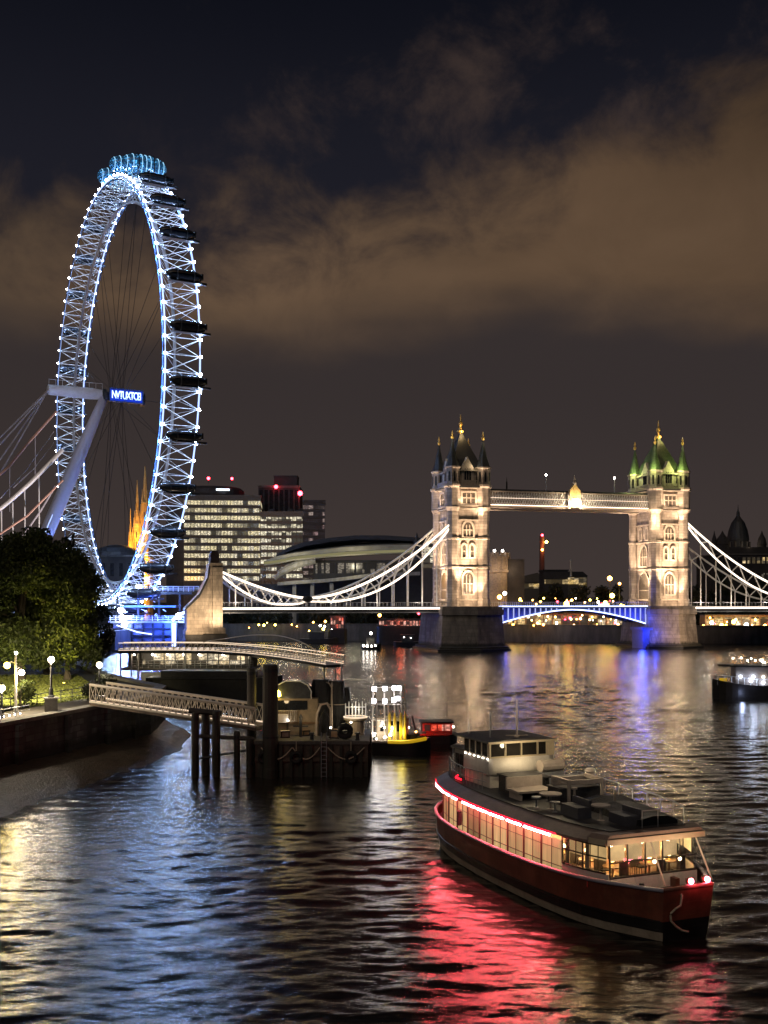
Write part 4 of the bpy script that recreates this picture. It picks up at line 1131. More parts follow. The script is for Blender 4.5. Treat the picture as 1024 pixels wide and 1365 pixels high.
mat('gang_white', (0.46, 0.41, 0.35), .5, 0, .12)
a = P(131, 934, 88); b = P(350, 967, 82)
gangway('lattice gangway with pale rails sloping from the park wall down to the pontoon', a, b, 1.45, 2.2, 'rail_strip', 26, 22, 6)

def build_jetty():
    t = thing('river_jetty', 'long lit jetty with a glazed waiting hall, behind the lower gangway', 'jetty')
    # waiting hall on the river's edge
    def X(px, Y): return (px - 512) * Y / 1400
    Y = 150.0; x0, x1 = X(160, Y), X(338, Y)
    zf, zc = 3.9, 6.1
    MB().span(x0, x1, Y, Y + 9, zf - .35, zf).build('floor', 'dark_concrete', t)
    MB().span(x0 - .5, x1 + .6, Y - .7, Y + 9, zc, zc + .42).build('roof', 'dark_steel', t)
    MB().span(x0, x1, Y + 4.8, Y + 5, zf, zc).build('back_wall', 'paving', t)
    nW = 10
    for i in range(nW):
        xa = x0 + 3 + (x1 - x0 - 3.4) * i / nW; xb = x0 + 3 + (x1 - x0 - 3.4) * (i + 1) / nW
        f = MB().span(xa + .06, xb - .06, Y + .9, Y + .95, zf + .5, zc - .15).build('window', 'pavilion_pane', t)
        fr = MB(); fr.span(xa - .07, xa + .07, Y + .78, Y + .98, zf, zc); fr.span(xa, xb, Y + .82, Y + .96, zf + 1.0, zf + 1.07); fr.span(xa, xb, Y + .8, Y + .98, zf, zf + .5)
        fr.build('frame', 'dark_steel', f)
    for px in (162, 176, 185, 247, 333): MB().tube((X(px, Y), Y - .4, -2), (X(px, Y), Y - .4, zc), .13, n=8).build('column', 'grey_steel', t)
    rg = random.Random(6)
    for i in range(7):
        px = 175 + i * 24 + rg.uniform(-6, 6)
        MB().ball((X(px, Y), Y + .2, zc - .3), .13, 8).build('ceiling_lamp', 'lamp_small_white', t)
        light('POINT', (X(px, Y), Y - .1, zc - .5), (1, .76, .45), 90, t, size=.2)
    rl = MB()
    for k in range(3): rl.tube((x0, Y - .5, zf + .35 * (k + 1)), (x1, Y - .5, zf + .35 * (k + 1)), .03, n=4)
    for i in range(24): rl.tube((x0 + (x1 - x0) * i / 23, Y - .5, zf), (x0 + (x1 - x0) * i / 23, Y - .5, zf + 1.05), .035, n=4)
    rl.build('railing', 'grey_steel', t)
    MB().span(X(190, Y), X(236, Y), Y - .9, Y - .6, 1.9, 3.4).build('mesh_panel', 'grey_steel', t)
    # roof walk with lit balusters bending away to the right
    pts = [P(158, 868, 149.2), P(215, 867.5, 149.0), P(280, 868, 148), P(335, 872, 145), P(375, 877, 139), P(408, 882, 133), P(434, 886.5, 129)]
    fine = []
    for p, q in zip(pts[:-1], pts[1:]):
        for k in range(8): fine.append(p.lerp(q, k / 8))
    fine.append(pts[-1])
    L_ = MB(); n = len(fine)
    rings = []
    for i, p in enumerate(fine):
        d = (fine[min(i + 1, n - 1)] - fine[max(i - 1, 0)]).normalized(); s_ = Vector((-d.y, d.x, 0)).normalized() * 1.3
        rings.append([p + Vector((0, 0, -.35)), p, p + s_ * 2, p + s_ * 2 + Vector((0, 0, -.35))])
    L_.loft(rings); walk = L_.build('roof_walk', 'dark_steel', t)
    for s_ in (0, 1):
        ed = [Vector(r[1] if s_ == 0 else r[2]) for r in rings]
        rl, ba = MB(), MB()
        rl.path([p + Vector((0, 0, 1.15)) for p in ed], .05, 5); rl.path([p + Vector((0, 0, .12)) for p in ed], .05, 5)
        for p, q in zip(ed[:-1], ed[1:]):
            for k in range(1):
                c = p.lerp(q, k / 2); ba.tube(c, c + Vector((0, 0, 1.15)), .055, n=4)
            ba.tube(p + Vector((0, 0, .15)), q + Vector((0, 0, 1.1)), .035, n=4)
        rl.build('handrail', 'rail_strip', walk); ba.build('baluster', 'gang_white', walk)
        MB().path([p + Vector((0, .1, .35)) for p in ed], .045, 4).build('light_strip', 'rail_strip', walk)
    bow = [Vector(rings[i][2]) + Vector((0, 0, 1.15 + 1.5 * math.sin(math.pi * (i - 14) / 24))) for i in range(14, 39)]
    MB().path(bow, .07, 5).build('arched_rail', 'gang_white', walk)
    for i in range(3, n, 5):
        p = Vector(rings[i][1]).lerp(Vector(rings[i][2]), .5); light('POINT', p + Vector((0, 0, .7)), (1, .82, .62), 22, t, size=.15)
    for px, Y2 in ((432, 132), (447, 130), (455, 129)):
        q = P(px, 886, Y2); MB().tube((q.x, q.y + .6, -3), (q.x, q.y + .6, q.z), .11, n=8).build('column', 'grey_steel', t)
build_jetty()
def hull_shape(Lh, Bh, z0, z1, bow=.25, stern=.1, sheer=.3, n=16, flare=.9):
    """Rings of a simple hull along x, from stern (0) to bow (Lh)."""
    rings = []
    for i in range(n + 1):
        u = i / n; b = Bh / 2
        if u > 1 - bow: b *= max(.04, math.cos((u - 1 + bow) / bow * math.pi / 2) ** .7)
        if u < stern: b *= .75 + .25 * math.sin(u / stern * math.pi / 2)
        zt = z1 + sheer * max(0, (u - .45) / .55) ** 2 + sheer * .3 * max(0, (.3 - u) / .3) ** 2
        x = u * Lh
        rings.append([(x, -b, zt), (x, -b * flare, z0), (x, b * flare, z0), (x, b, zt)])
    return rings
t = thing('moored_barge', 'long dark unlit barge moored under the glazed waiting hall', 'barge', (-31.5, 141.5, 0), R(-4))
MB().loft(hull_shape(18, 5.5, -.8, 3.2, .15, .1, .4)).build('hull', 'hull_black', t)
MB().span(2, 15, -1.9, 1.9, 3.2, 4.2).build('hatch_cover', 'tarpaulin', t)
MB().path([(x, -2.82, 3.3) for x in np.linspace(0.5, 15, 8)], .1, 6).build('rubbing_strip', 'dark_steel', t)

def build_pontoon():
    t = thing('pontoon', 'heavy rust dark steel pontoon at the foot of the lower gangway', 'pontoon', (0, 0, 0))
    x0, x1, y0, y1, zt = -9.9, -1.25, 80.6, 88.0, 2.75
    MB().span(x0, x1, y0, y1, -1.2, zt - .25).build('hull', 'rusty_steel', t)
    MB().span(x0 - .12, x1 + .12, y0 - .12, y1 + .12, zt - .25, zt).build('deck', 'dark_concrete', t)
    rg = random.Random(2)
    for i in range(11):
        x = x0 + .5 + (x1 - x0 - 1.0) * i / 10
        MB().span(x - .11, x + .11, y0 - .28, y0 - .02, -.6, zt - .3).build('fender', 'tarred_timber', t)
    for i in range(4):
        y = y0 + 1 + i * 1.8; MB().span(x1 + .02, x1 + .25, y - .1, y + .1, -.6, zt - .3).build('fender', 'tarred_timber', t)
    MB().span(x0, x1, y0 - .2, y0, 1.2, 1.5).build('waling', 'rusty_steel', t)
    for x in (x0 + .8, (x0 + x1) / 2, x1 - .8):
        MB().lathe([(.22, 0), (.15, .1), (.13, .45), (.24, .5), (.2, .6)], (x, y0 + .5, zt), 10).build('bollard', 'dark_steel', t)
    rl = MB()
    for k in range(2): rl.tube((x0 + .2, y1 - .2, zt + .5 * (k + 1)), (x1 - .2, y1 - .2, zt + .5 * (k + 1)), .03, n=4)
    for i in range(8): rl.tube((x0 + .2 + i * 1.17, y1 - .2, zt), (x0 + .2 + i * 1.17, y1 - .2, zt + 1), .035, n=4)
    rl.build('railing', 'grey_steel', t)
build_pontoon()
def pile(label, px, ytop, Y, r, name='timber_pile', cap=True, zb=-5):
    p = P(px, ytop, Y)
    t = thing(name, label, 'pile', (p.x, p.y, 0), 0, 'mooring piles around the pontoon')
    MB().lathe([(r * 1.05, zb), (r * 1.05, .6), (r, .8), (r * .98, p.z - .2), (r * .9, p.z)], n=14).build('shaft', 'tarred_timber', t, False)
    if cap: MB().lathe([(r * 1.06, p.z - .55), (r * 1.06, p.z - .3)], n=14).build('band', 'dark_steel', t)
    MB().lathe([(r * 1.04, p.z * .35), (r * 1.05, p.z * .35 + .15)], n=14).build('collar', 'dark_steel', t)
    return t
pile('thickest and tallest dark pile at the left end of the pontoon', 360.5, 886, 80.4, .60, 'steel_pile')
pile('tall slim dark pile directly left of the thickest one', 335.5, 890, 83.2, .36)
pile('leftmost of the dark piles holding up the lower gangway', 260.5, 950, 80.5, .29)
pile('second dark pile from the left under the lower gangway', 274.5, 950, 81.5, .31)
pile('third dark pile from the left under the lower gangway', 288.5, 948, 80.8, .31)
pile('short lone pile between the gangway piles and the pontoon', 316.0, 975, 81.0, .24)
pile('short stubby pile leaning on the left corner of the pontoon', 333.0, 985, 80.3, .26)
t = thing('pile_brace', 'dark horizontal timber bracing between the gangway piles', 'brace')
p, q = P(256, 981, 80.9), P(340, 985, 81.0)
MB().tube(p, q, .16, n=6).build('beam', 'tarred_timber', t); MB().tube(P(262, 1012, 81.2), P(330, 1000, 81.2), .1, n=6).build('tie_rod', 'dark_steel', t)
p, q = P(252, 947, 81), P(296, 951, 81); MB().tube(p, q, .22, n=6).build('crosshead', 'tarred_timber', t)

# clutter on the pontoon
def on_pont(px, Y): return (px - 512) * Y / 1400
Z = 2.75
t = thing('pontoon_cabin', 'beige cabin with a curved glass roof lit warm behind the thickest pile', 'cabin', (on_pont(392, 85.6), 85.6, Z))
MB().span(-2.3, 2.0, -1.3, 1.5, 0, 2.9).build('wall', 'cabin_beige', t)
MB().span(-2.2, 1.2, -1.36, -1.3, 2.0, 2.75).build('window', 'dark_glass', t)
MB().span(-2.4, 2.1, -1.42, -1.3, .9, 1.05).build('moulding', 'timber', t)
MB().slab([(-1.5, 2.9), (1.5, 2.9), (1.5, 3.5), (1.2, 4.0), (.6, 4.3), (-.6, 4.3), (-1.2, 4.0), (-1.5, 3.5)], lambda u, z: (u, -1.2, z), lambda u, z: (u, 1.3, z)).build('glass_roof', 'grey_glass', t)
ar = [(1.5, -1.28, 2.9), (1.5, -1.28, 3.5), (1.2, -1.28, 4.0), (.6, -1.28, 4.3), (-.6, -1.28, 4.3), (-1.2, -1.28, 4.0), (-1.5, -1.28, 3.5), (-1.5, -1.28, 2.9)]
MB().path(ar, .045, 6).build('roof_arch', 'white_steel', t)
MB().lathe([(.05, 0), (.35, .1), (.3, .45), (.1, .6)], (-1.3, -1.2, 3.0), 10).build('roof_lamp', 'lamp_yellow', t)
g_ = MB()
for i in range(16): g_.tube((-2.2 + i * .17, -1.5, 1.1), (-2.2 + i * .17, -1.5, 1.95), .02, n=4)
g_.tube((-2.3, -1.5, 1.95), (.4, -1.5, 1.95), .035, n=5); g_.tube((-2.3, -1.5, 1.1), (.4, -1.5, 1.1), .03, n=5)
g_.build('guard_rail', 'gang_white', t)
light('POINT', (-.6, -2.6, 2.6), (1, .72, .38), 36, t, size=.2); light('POINT', (1.0, -3.2, 1.6), (1, .75, .42), 26, t, size=.2)
t = thing('mooring_post', 'small dark post with a cross bar in front of the beige cabin', 'post', (on_pont(401, 83), 83, Z))
MB().lathe([(.13, 0), (.12, 1.5), (.18, 1.55), (.05, 1.8)], n=8).build('post', 'dark_steel', t); MB().tube((-.6, 0, .85), (.6, 0, .85), .06, n=6).build('cross_bar', 'dark_steel', t)
t = thing('davit_arch', 'pale curved frame between the cabin and the dark cover', 'frame', (on_pont(431, 83.6), 83.6, Z))
MB().path([(-.55, 0, 0), (-.5, 0, 1.7), (-.2, 0, 2.5), (.3, 0, 2.6), (.6, 0, 2.1), (.62, 0, 0)], .1, 8).build('arch', 'canvas', t)
MB().path([(-.3, .15, 0), (-.2, .15, 1.5), (.1, .15, 2.0), (.35, .15, 1.5), (.4, .15, 0)], .12, 8).build('inner_panel', 'dark_steel', t)
def cover(label, px, Y, w_, d_, h_, seed):
    t = thing('covered_load', label, 'cover', (on_pont(px, Y), Y, Z)); rg = random.Random(seed)
    rings = []
    for i in range(7):
        z = h_ * i / 6; s_ = 1.0 - .22 * (i / 6) ** 3
        rings.append([(w_ / 2 * s_ * math.cos(a) * (1 + .10 * math.sin(a * 5 + i) + rg.uniform(-.04, .04)), d_ / 2 * s_ * math.sin(a) * (1 + .1 * math.sin(a * 4 + i)), z) for a in np.linspace(0, 6.283, 21)[:-1]])
    MB().loft(rings).build('tarpaulin', 'tarpaulin', t)
    MB().path([(w_ / 2 * .98 * math.cos(a), d_ / 2 * .98 * math.sin(a), h_ * .55) for a in np.linspace(0, 6.283, 17)], .04, 5).build('lashing', 'rope', t)
cover('tall folded black cover behind the pale curved frame', 428, 86.2, 1.7, 1.4, 4.3, 1)
cover('tall black covered stack near the right end of the pontoon', 449, 86, 1.5, 1.3, 4.2, 2)
cover('lower rounded black cover right of the tall covered stack', 461, 86.8, .9, 1.0, 3.6, 3)
t = thing('flood_mast', 'thin pale mast with a bracket between the two black covers', 'mast', (on_pont(442.5, 83.4), 83.4, Z))
MB().lathe([(.09, 0), (.06, 4.0), (.1, 4.05), (.04, 4.3)], n=8).build('pole', 'canvas', t); MB().path([(0, 0, 3.8), (-.2, 0, 4.2), (-.45, 0, 4.3)], .04, 5).build('bracket', 'canvas', t)
light('POINT', (.9, -.6, 1.5), (1, .78, .45), 30, t, size=.15)
t = thing('tyre_fender', 'big round black tyre on the pontoon edge right of the mast', 'tyre', (on_pont(460, 81.6), 81.6, Z + .62))
MB().path([(.42 * math.cos(a), 0, .42 * math.sin(a)) for a in np.linspace(0, 6.283, 19)], .24, 8).build('tyre', 'rubber', t, True)
MB().lathe([(.3, -.05), (.3, .05)], n=12).build('hub', 'dark_steel', t)
t = thing('mooring_drum', 'beige drum with a lit rim behind the black tyre', 'drum', (on_pont(474, 84.6), 84.6, Z))
MB().lathe([(.75, 0), (.75, .1), (.7, .15), (.72, 1.1), (.95, 1.2), (.95, 1.35), (.5, 1.4)], n=18).build('drum', 'boat_cream', t, False)
MB().path([(.95 * math.cos(a), .95 * math.sin(a), 1.42) for a in np.linspace(0, 6.283, 19)], .05, 5).build('rim_light', 'rail_strip', t)
k_ = MB()
for i in range(7): k_.tube((-.8 + i * .27, 0, 1.4), (-.8 + i * .27, 0, 2.5 + .15 * (i % 2)), .04, n=5)
k_.tube((-.85, 0, 2.2), (.85, 0, 2.2), .04, n=5); k_.build('rack', 'white_steel', t)
light('POINT', (0, -.4, 2.0), (1, .85, .6), 28, t, size=.15)
for px, lab in ((352, 'worn black tyre hanging at the left end of the pontoon front'), (395, 'worn black tyre hanging under the beige cabin on the pontoon front'), (468, 'worn black tyre hanging near the right end of the pontoon front')):
    t = thing('hanging_tyre', lab, 'tyre', (on_pont(px, 80.2), 80.22, 1.55), 0, 'tyres hung along the pontoon')
    MB().path([(.36 * math.cos(a), 0, .36 * math.sin(a)) for a in np.linspace(0, 6.283, 17)], .15, 8).build('tyre', 'rubber', t, True)
    MB().tube((0, 0, .36), (0, 0, 1.2), .03).build('lanyard', 'rope', t)
t = thing('hose_reel', 'coiled dark hose left of the beige drum', 'hose', (on_pont(452, 82.4), 82.4, Z))
for k in range(4): MB().path([(.4 * math.cos(a), .3 * math.sin(a), .07 + .1 * k) for a in np.linspace(0, 6.283, 13)], .06, 5).build('coil', 'rubber', t)

def crate(label, px, Y, d, rz, m, nm='crate'):
    t = thing(nm, label, 'crate', (on_pont(px, Y), Y, Z), rz)
    MB().box((0, 0, d[2] / 2), d).build('body', m, t); r_ = MB()
    for z in (.06, d[2] - .06): r_.box((0, 0, z), (d[0] + .05, d[1] + .05, .09))
    for x in (-1, 1): r_.box((x * d[0] * .42, 0, d[2] / 2), (.08, d[1] + .06, d[2] - .2))
    r_.build('batten', 'dark_steel', t)
crate('pale crate beside the steel bollard at the left of the cabin', 380, 82.6, (.7, .6, .55), .2, 'canvas')
crate('dark crate standing in front of the black covered stack', 447, 82.3, (.8, .6, .7), -.3, 'timber')
crate('small orange-brown crate behind the mooring post', 407, 83.8, (.6, .5, .45), .5, 'timber')
t = thing('boarding_ladder', 'narrow steel ladder hanging down the front of the pontoon', 'ladder', (on_pont(432, 80.3), 80.25, 0))
for x in (-.2, .2): MB().tube((x, 0, -.3), (x, 0, Z + .7), .035, n=6).build('stile', 'grey_steel', t)
for k in range(9): MB().tube((-.2, 0, .1 + k * .32), (.2, 0, .1 + k * .32), .025, n=5).build('rung', 'grey_steel', t)
t = thing('mooring_chain', 'rusty chain swagging along the front of the pontoon', 'chain', (0, 80.25, 0))
for x0, x1 in ((-9.4, -7.0), (-7.0, -4.9), (-4.3, -1.5)): MB().path([(x0 + (x1 - x0) * k / 10, 0, 2.3 - .9 * math.sin(math.pi * k / 10)) for k in range(11)], .045, 5).build('swag', 'rope', t)
t = thing('notice_board', 'small pale notice board on two legs at the left of the pontoon deck', 'sign', (on_pont(376, 84.0), 84.0, Z), .1)
MB().box((0, 0, 1.35), (1.0, .06, .7)).build('board', 'boat_white', t); MB().tube((-.4, 0, 0), (-.4, 0, 1.1), .035).tube((.4, 0, 0), (.4, 0, 1.1), .035).build('leg', 'dark_steel', t)
for lab, px, Y, z in (('small warm bulkhead lamp low on the pontoon cabin', 384, 83.9, 3.9), ('small warm lamp on a stake beside the beige drum', 468, 82.5, 3.9), ('small white lamp on a stake by the pontoon edge', 441, 81.5, 3.6)):
    t = thing('deck_lamp', lab, 'lamp', (on_pont(px, Y), Y, Z)); MB().tube((0, 0, 0), (0, 0, z - Z), .03).build('stake', 'dark_steel', t); MB().ball((0, 0, z - Z + .06), .07, 8).build('globe', 'lamp_small_white', t)
# ================================================================ working boats by the pontoon
def build_workboat():
    t = thing('work_boat', 'work boat under a tall frame of white floodlights beside the pontoon', 'boat', (-1.2, 93.5, 0), R(-12))
    MB().loft(hull_shape(5.4, 3.0, -.5, 1.15, .35, .1, .35)).build('hull', 'hull_black', t)
    rb = MB(); rb.path([(x, -1.53 * (1 if x < 3.4 else max(.2, math.cos((x - 3.4) / 2.0 * 1.4))), 1.22 + .3 * max(0, (x - 2.6) / 2.8) ** 2) for x in np.linspace(1.9, 5.1, 10)], .17, 6); rb.build('yellow_rail', 'yellow_lit', t)
    MB().path([(x, -1.52, 1.2) for x in np.linspace(0, 1.9, 5)], .13, 6).build('pale_rail', 'canvas', t)
    fr = MB()
    for x in (.35, 1.5, 2.5, 3.2):
        for y in (-.9, .9): fr.tube((x, y, 1.2), (.4 + (x - .35) * .86, y * .8, 6.0), .07, n=6)
    for z, k in ((3.0, .95), (4.4, .9), (5.9, .86)):
        for y in (-.8, .8): fr.tube((.4, y, z), (.4 + 2.85 * k, y, z), .05, n=5)
        fr.tube((.4, -.8, z), (.4, .8, z), .05, n=5); fr.tube((.4 + 2.85 * k, -.8, z), (.4 + 2.85 * k, .8, z), .05, n=5)
    fr.build('light_frame', 'gang_white', t)
    MB().span(.45, 2.8, .3, .36, 4.6, 5.8).build('backing_sheet', 'boat_white', t)
    dh = MB().span(.7, 3.3, -.5, .8, 1.2, 3.1); dh.span(.6, 3.4, -.6, .9, 3.1, 3.2); dh.build('deckhouse', 'boat_cream', t)
    for x in (1.0, 1.75, 2.5): MB().span(x, x + .5, -.56, -.5, 2.0, 2.9).build('window', 'dark_glass', t)
    pl = MB()
    for i, x in enumerate((1.9, 2.35, 2.9, 3.3)): pl.lathe([(.12, 1.2), (.12, 3.5 - .2 * (i % 2)), (.05, 3.7)], (x, -.85, 0), 8)
    pl.build('yellow_post', 'yellow_paint', t)
    for x, z in ((.55, 5.75), (1.5, 5.8), (2.35, 5.85), (2.8, 5.85), (.5, 4.7), (1.5, 4.7), (2.3, 4.8), (2.65, 4.95)):
        f = MB().box((x, -.95, z), (.34, .12, .34)).build('floodlight', 'flood_head', t); MB().box((x, -.83, z), (.42, .12, .42)).build('floodlight_case', 'dark_steel', f)
    rg = random.Random(4)
    for k in range(16): MB().ball((rg.uniform(.1, 2.4), -rg.uniform(1.0, 1.3), rg.uniform(1.35, 2.6)), .07, 6).build('deck_lamp', 'lamp_small_white', t)
    cl = MB()
    for k in range(7): cl.box((3.2 + k * .22, rg.uniform(-.5, .5), 1.45), (.3, .35, rg.uniform(.3, .8)), rg.uniform(0, 1))
    cl.build('winch', 'dark_steel', t)
    light('POINT', (1.0, -1.6, 2.6), (1, .9, .78), 60, t, size=.2); light('POINT', (3.0, -1.3, 2.0), (1, .82, .15), 50, t, size=.2)
m, nt, b = principled('yellow_lit'); b.inputs['Base Color'].default_value = (.75, .5, .02, 1); b.inputs['Emission Color'].default_value = (1, .6, .02, 1); b.inputs['Emission Strength'].default_value = .35; M['yellow_lit'] = m
build_workboat()
def build_tug():
    t = thing('tug_boat', 'small dark tug with red lit cabin beside the floodlit work boat', 'boat', (2.3, 97.0, 0), R(4))
    MB().loft(hull_shape(4.5, 2.4, -.5, 1.15, .2, .15, .2)).build('hull', 'hull_black', t)
    MB().span(1.2, 3.9, -.9, .9, 1.15, 2.3).build('cabin', 'red_paint', t)
    MB().span(1.0, 4.05, -1.05, 1.05, 2.3, 2.42).build('roof', 'dark_steel', t)
    for i in range(4): MB().span(1.35 + i * .62, 1.85 + i * .62, -.95, -.9, 1.6, 2.15).build('window', 'red_pane', t)
    MB().tube((.7, 0, 1.2), (.3, 0, 2.9), .09, n=6).build('funnel', 'dark_steel', t)
    MB().box((.9, -1.0, 1.35), (1.1, .2, .42)).build('lit_bulwark', 'red_pane', t)
    MB().path([(x, -1.2, 1.25) for x in (0, 2, 3.6)], .1, 6).build('rail', 'red_paint', t)
    MB().lathe([(.05, 2.7), (.03, 4.0)], (3.6, .3, 0), 6).build('mast', 'dark_steel', t)
    for p, g in (((4.0, -.95, 1.95), 'lamp_small_white'), ((-.1, -.8, 1.9), 'lamp_small_white'), ((.55, -1.15, 1.55), 'lamp_orange')): MB().ball(p, .08, 8).build('lamp', g, t)
    light('POINT', (1.2, -1.9, 1.8), (1, .12, .05), 26, t, size=.2)
build_tug()

# ---------------------------------------------------------------- passenger boat at the right edge
def build_passenger_boat():
    t = thing('passenger_boat', 'two-deck passenger boat with a string of lights at the right edge', 'boat', (57.6, 143.5, 0), math.pi - R(7))
    hl = MB().loft(hull_shape(12.4, 4.4, -.6, 2.0, .28, .08, .8)); hl.build('hull', 'hull_black', t)
    def b(x): return 2.1 if x < 9 else max(.3, 2.1 * math.cos((x - 9) / 3.4 * 1.45))
    MB().span(.5, 9.6, -1.75, 1.75, 1.9, 4.5).build('cabin', 'cabin_dim', t)
    MB().loft([[(x, -s_, 4.5), (x, -s_, 4.75), (x, s_, 4.75), (x, s_, 4.5)] for x, s_ in ((-.2, 2.0), (9.5, 2.0), (10.8, 1.3), (11.6, .4))]).build('upper_deck', 'hull_black', t)
    MB().box((2.9, 1.78, 3.2), (.8, .1, 2.2)).build('door', 'black_void', t)
    MB().span(-.1, 4.0, 1.95, 2.05, 2.1, 2.75).build('lit_panel', 'orange_panel', t)
    MB().span(10.6, 11.6, .75, .95, 2.5, 2.9).build('bow_panel', 'yellow_lit', t)
    rl = MB(); rl.path([(x, b(x), 2.9 + .5 * max(0, (x - 7) / 5)) for x in np.linspace(4.4, 12, 9)], .05, 5)
    for x in np.linspace(4.4, 11.8, 10): rl.tube((x, b(x), 2.0), (x, b(x), 2.9 + .5 * max(0, (x - 7) / 5)), .04, n=4)
    rl.build('railing', 'white_steel', t)
    rg = random.Random(7)
    for x, z, g in ((9.0, 3.2, 'lamp_ice'), (7.3, 3.2, 'lamp_ice'), (6.0, 3.2, 'lamp_small_white'), (4.9, 2.8, 'lamp_small_white'), (6.0, 2.4, 'lamp_ice'), (7.6, 2.6, 'lamp_ice')):
        MB().ball((x, 1.95, z), .16, 8).build('deck_lamp', g, t)
    for k in range(26):
        x = rg.uniform(.3, 9.6); MB().ball((x, rg.uniform(-1.2, 1.6), 5.0 + rg.uniform(0, .5) + .6 * max(0, 1 - abs(x - 8) / 2.5) * rg.random()), .09, 6).build('party_light', 'lamp_small_white', t)
    MB().slab([(1.2, 4.75), (4.0, 4.75), (3.6, 5.9), (2.6, 6.4), (1.6, 5.9)], lambda u, z: (u, -1, z), lambda u, z: (u, .8, z)).build('wheelhouse', 'red_paint', t)
    st = MB()
    for x in np.linspace(.2, 10.2, 12): st.tube((x, 1.8, 4.75), (x, 1.8, 5.6), .035, n=4)
    st.tube((0, 1.8, 5.6), (10.2, 1.8, 5.6), .035, n=4); st.build('upper_railing', 'gang_white', t)
    light('POINT', (7.5, 3.0, 3.0), (.7, .75, 1), 70, t, size=.2); light('POINT', (3, 1.5, 6.6), (1, .6, .3), 60, t, size=.2); light('POINT', (9, 3.2, .8), (.5, .6, 1), 60, t, size=.25)
mat('cabin_dim', (0.16, 0.13, 0.11), .6, 0, .2)
m, nt, b = principled('orange_panel'); b.inputs['Base Color'].default_value = (.5, .2, .02, 1)
n_ = noise(nt, coords(nt), 4, 4, .7); b.inputs['Emission Color'].default_value = (1, .42, .03, 1); nt.links.new((n_.step(.35, .65) * 1.1 + .1).k, b.inputs['Emission Strength']); M['orange_panel'] = m
build_passenger_boat()
def small_boat(label, px, py, Y, Lb, rz, cabin, lamps, name='launch', hullm='hull_black', h=1.4, w_=3.0):
    p = P(px, py, Y)
    t = thing(name, label, 'boat', (p.x, p.y, 0), rz)
    MB().loft(hull_shape(Lb, w_, -.5, h, .3, .1, .4)).build('hull', hullm, t)
    MB().span(Lb * .25, Lb * .65, -w_ * .32, w_ * .32, h, h + 2.0).build('cabin', cabin, t)
    MB().span(Lb * .22, Lb * .68, -w_ * .36, w_ * .36, h + 2.0, h + 2.2).build('roof', 'dark_steel', t)
    for x, z, r, g in lamps: MB().ball((x, -w_ * .45, z), r, 8).build('lamp', g, t)
    return t
small_boat('tiny launch with white lights far out between the jetty and the bridge', 482, 866, 290, 5.5, 0, 'boat_white', ((2.6, 4.6, .34, 'lamp_small_white'), (.6, 1.2, .3, 'lamp_small_white'), (1.6, 1.1, .34, 'lamp_small_white'), (2.8, 1.1, .3, 'lamp_small_white'), (3.8, 1.2, .26, 'lamp_small_white')))
small_boat('dark moored boat low in the water left of the bridge pier', 525, 858, 310, 9, 0, 'dark_steel', ((3, 2.8, .12, 'lamp_small_white'), (5, 2.6, .12, 'lamp_small_white')))
small_boat('dark moored boat near the far bank under the left span', 400, 852, 335, 12, 0, 'dark_steel', ((3, 4.0, .2, 'lamp_yellow'),), name='barge')
# the two red lit floating restaurants
def floating(label, px0, px1, Y, z0, z1, pane, nwin, extra):
    x0, x1 = (px0 - 512) * Y / 1400, (px1 - 512) * Y / 1400
    t = thing('floating_restaurant', label, 'boat', (x0, Y, 0)); Lb = x1 - x0
    MB().loft(hull_shape(Lb, 6, -.5, z0 - .2, .12, .12, .3)).build('hull', 'hull_black', t)
    MB().span(.6, Lb - .6, -2.2, 2.2, z0 - .2, z1).build('saloon', 'dark_steel', t); MB().span(.3, Lb - .3, -2.5, 2.5, z1, z1 + .3).build('roof', 'dark_steel', t)
    for i in range(nwin):
        a = .9 + (Lb - 1.8) * i / nwin; MB().span(a, a + (Lb - 1.8) / nwin - .25, -2.28, -2.2, z0 + .2, z1 - .3).build('window', pane, t)
    for x, z, r, g in extra: MB().ball((x, -2.6, z), r, 8).build('lamp', g, t)
    light('POINT', (Lb / 2, -5, z1), (1, .15, .06), 400, t, size=.4)
floating('small red glowing pavilion boat under the left end of the side span', 438, 463, 338, 4.6, 8.4, 'red_pane', 5, ((-1.5, 4.5, .4, 'lamp_yellow'), (1.2, 4.2, .3, 'lamp_small_white')))
floating('long low boat with a row of red windows left of the bridge pier', 502, 566, 330, 5.6, 7.6, 'red_pane', 14, ((1.0, 9.0, .5, 'lamp_orange'), (13.2, 9.6, .4, 'lamp_red')))

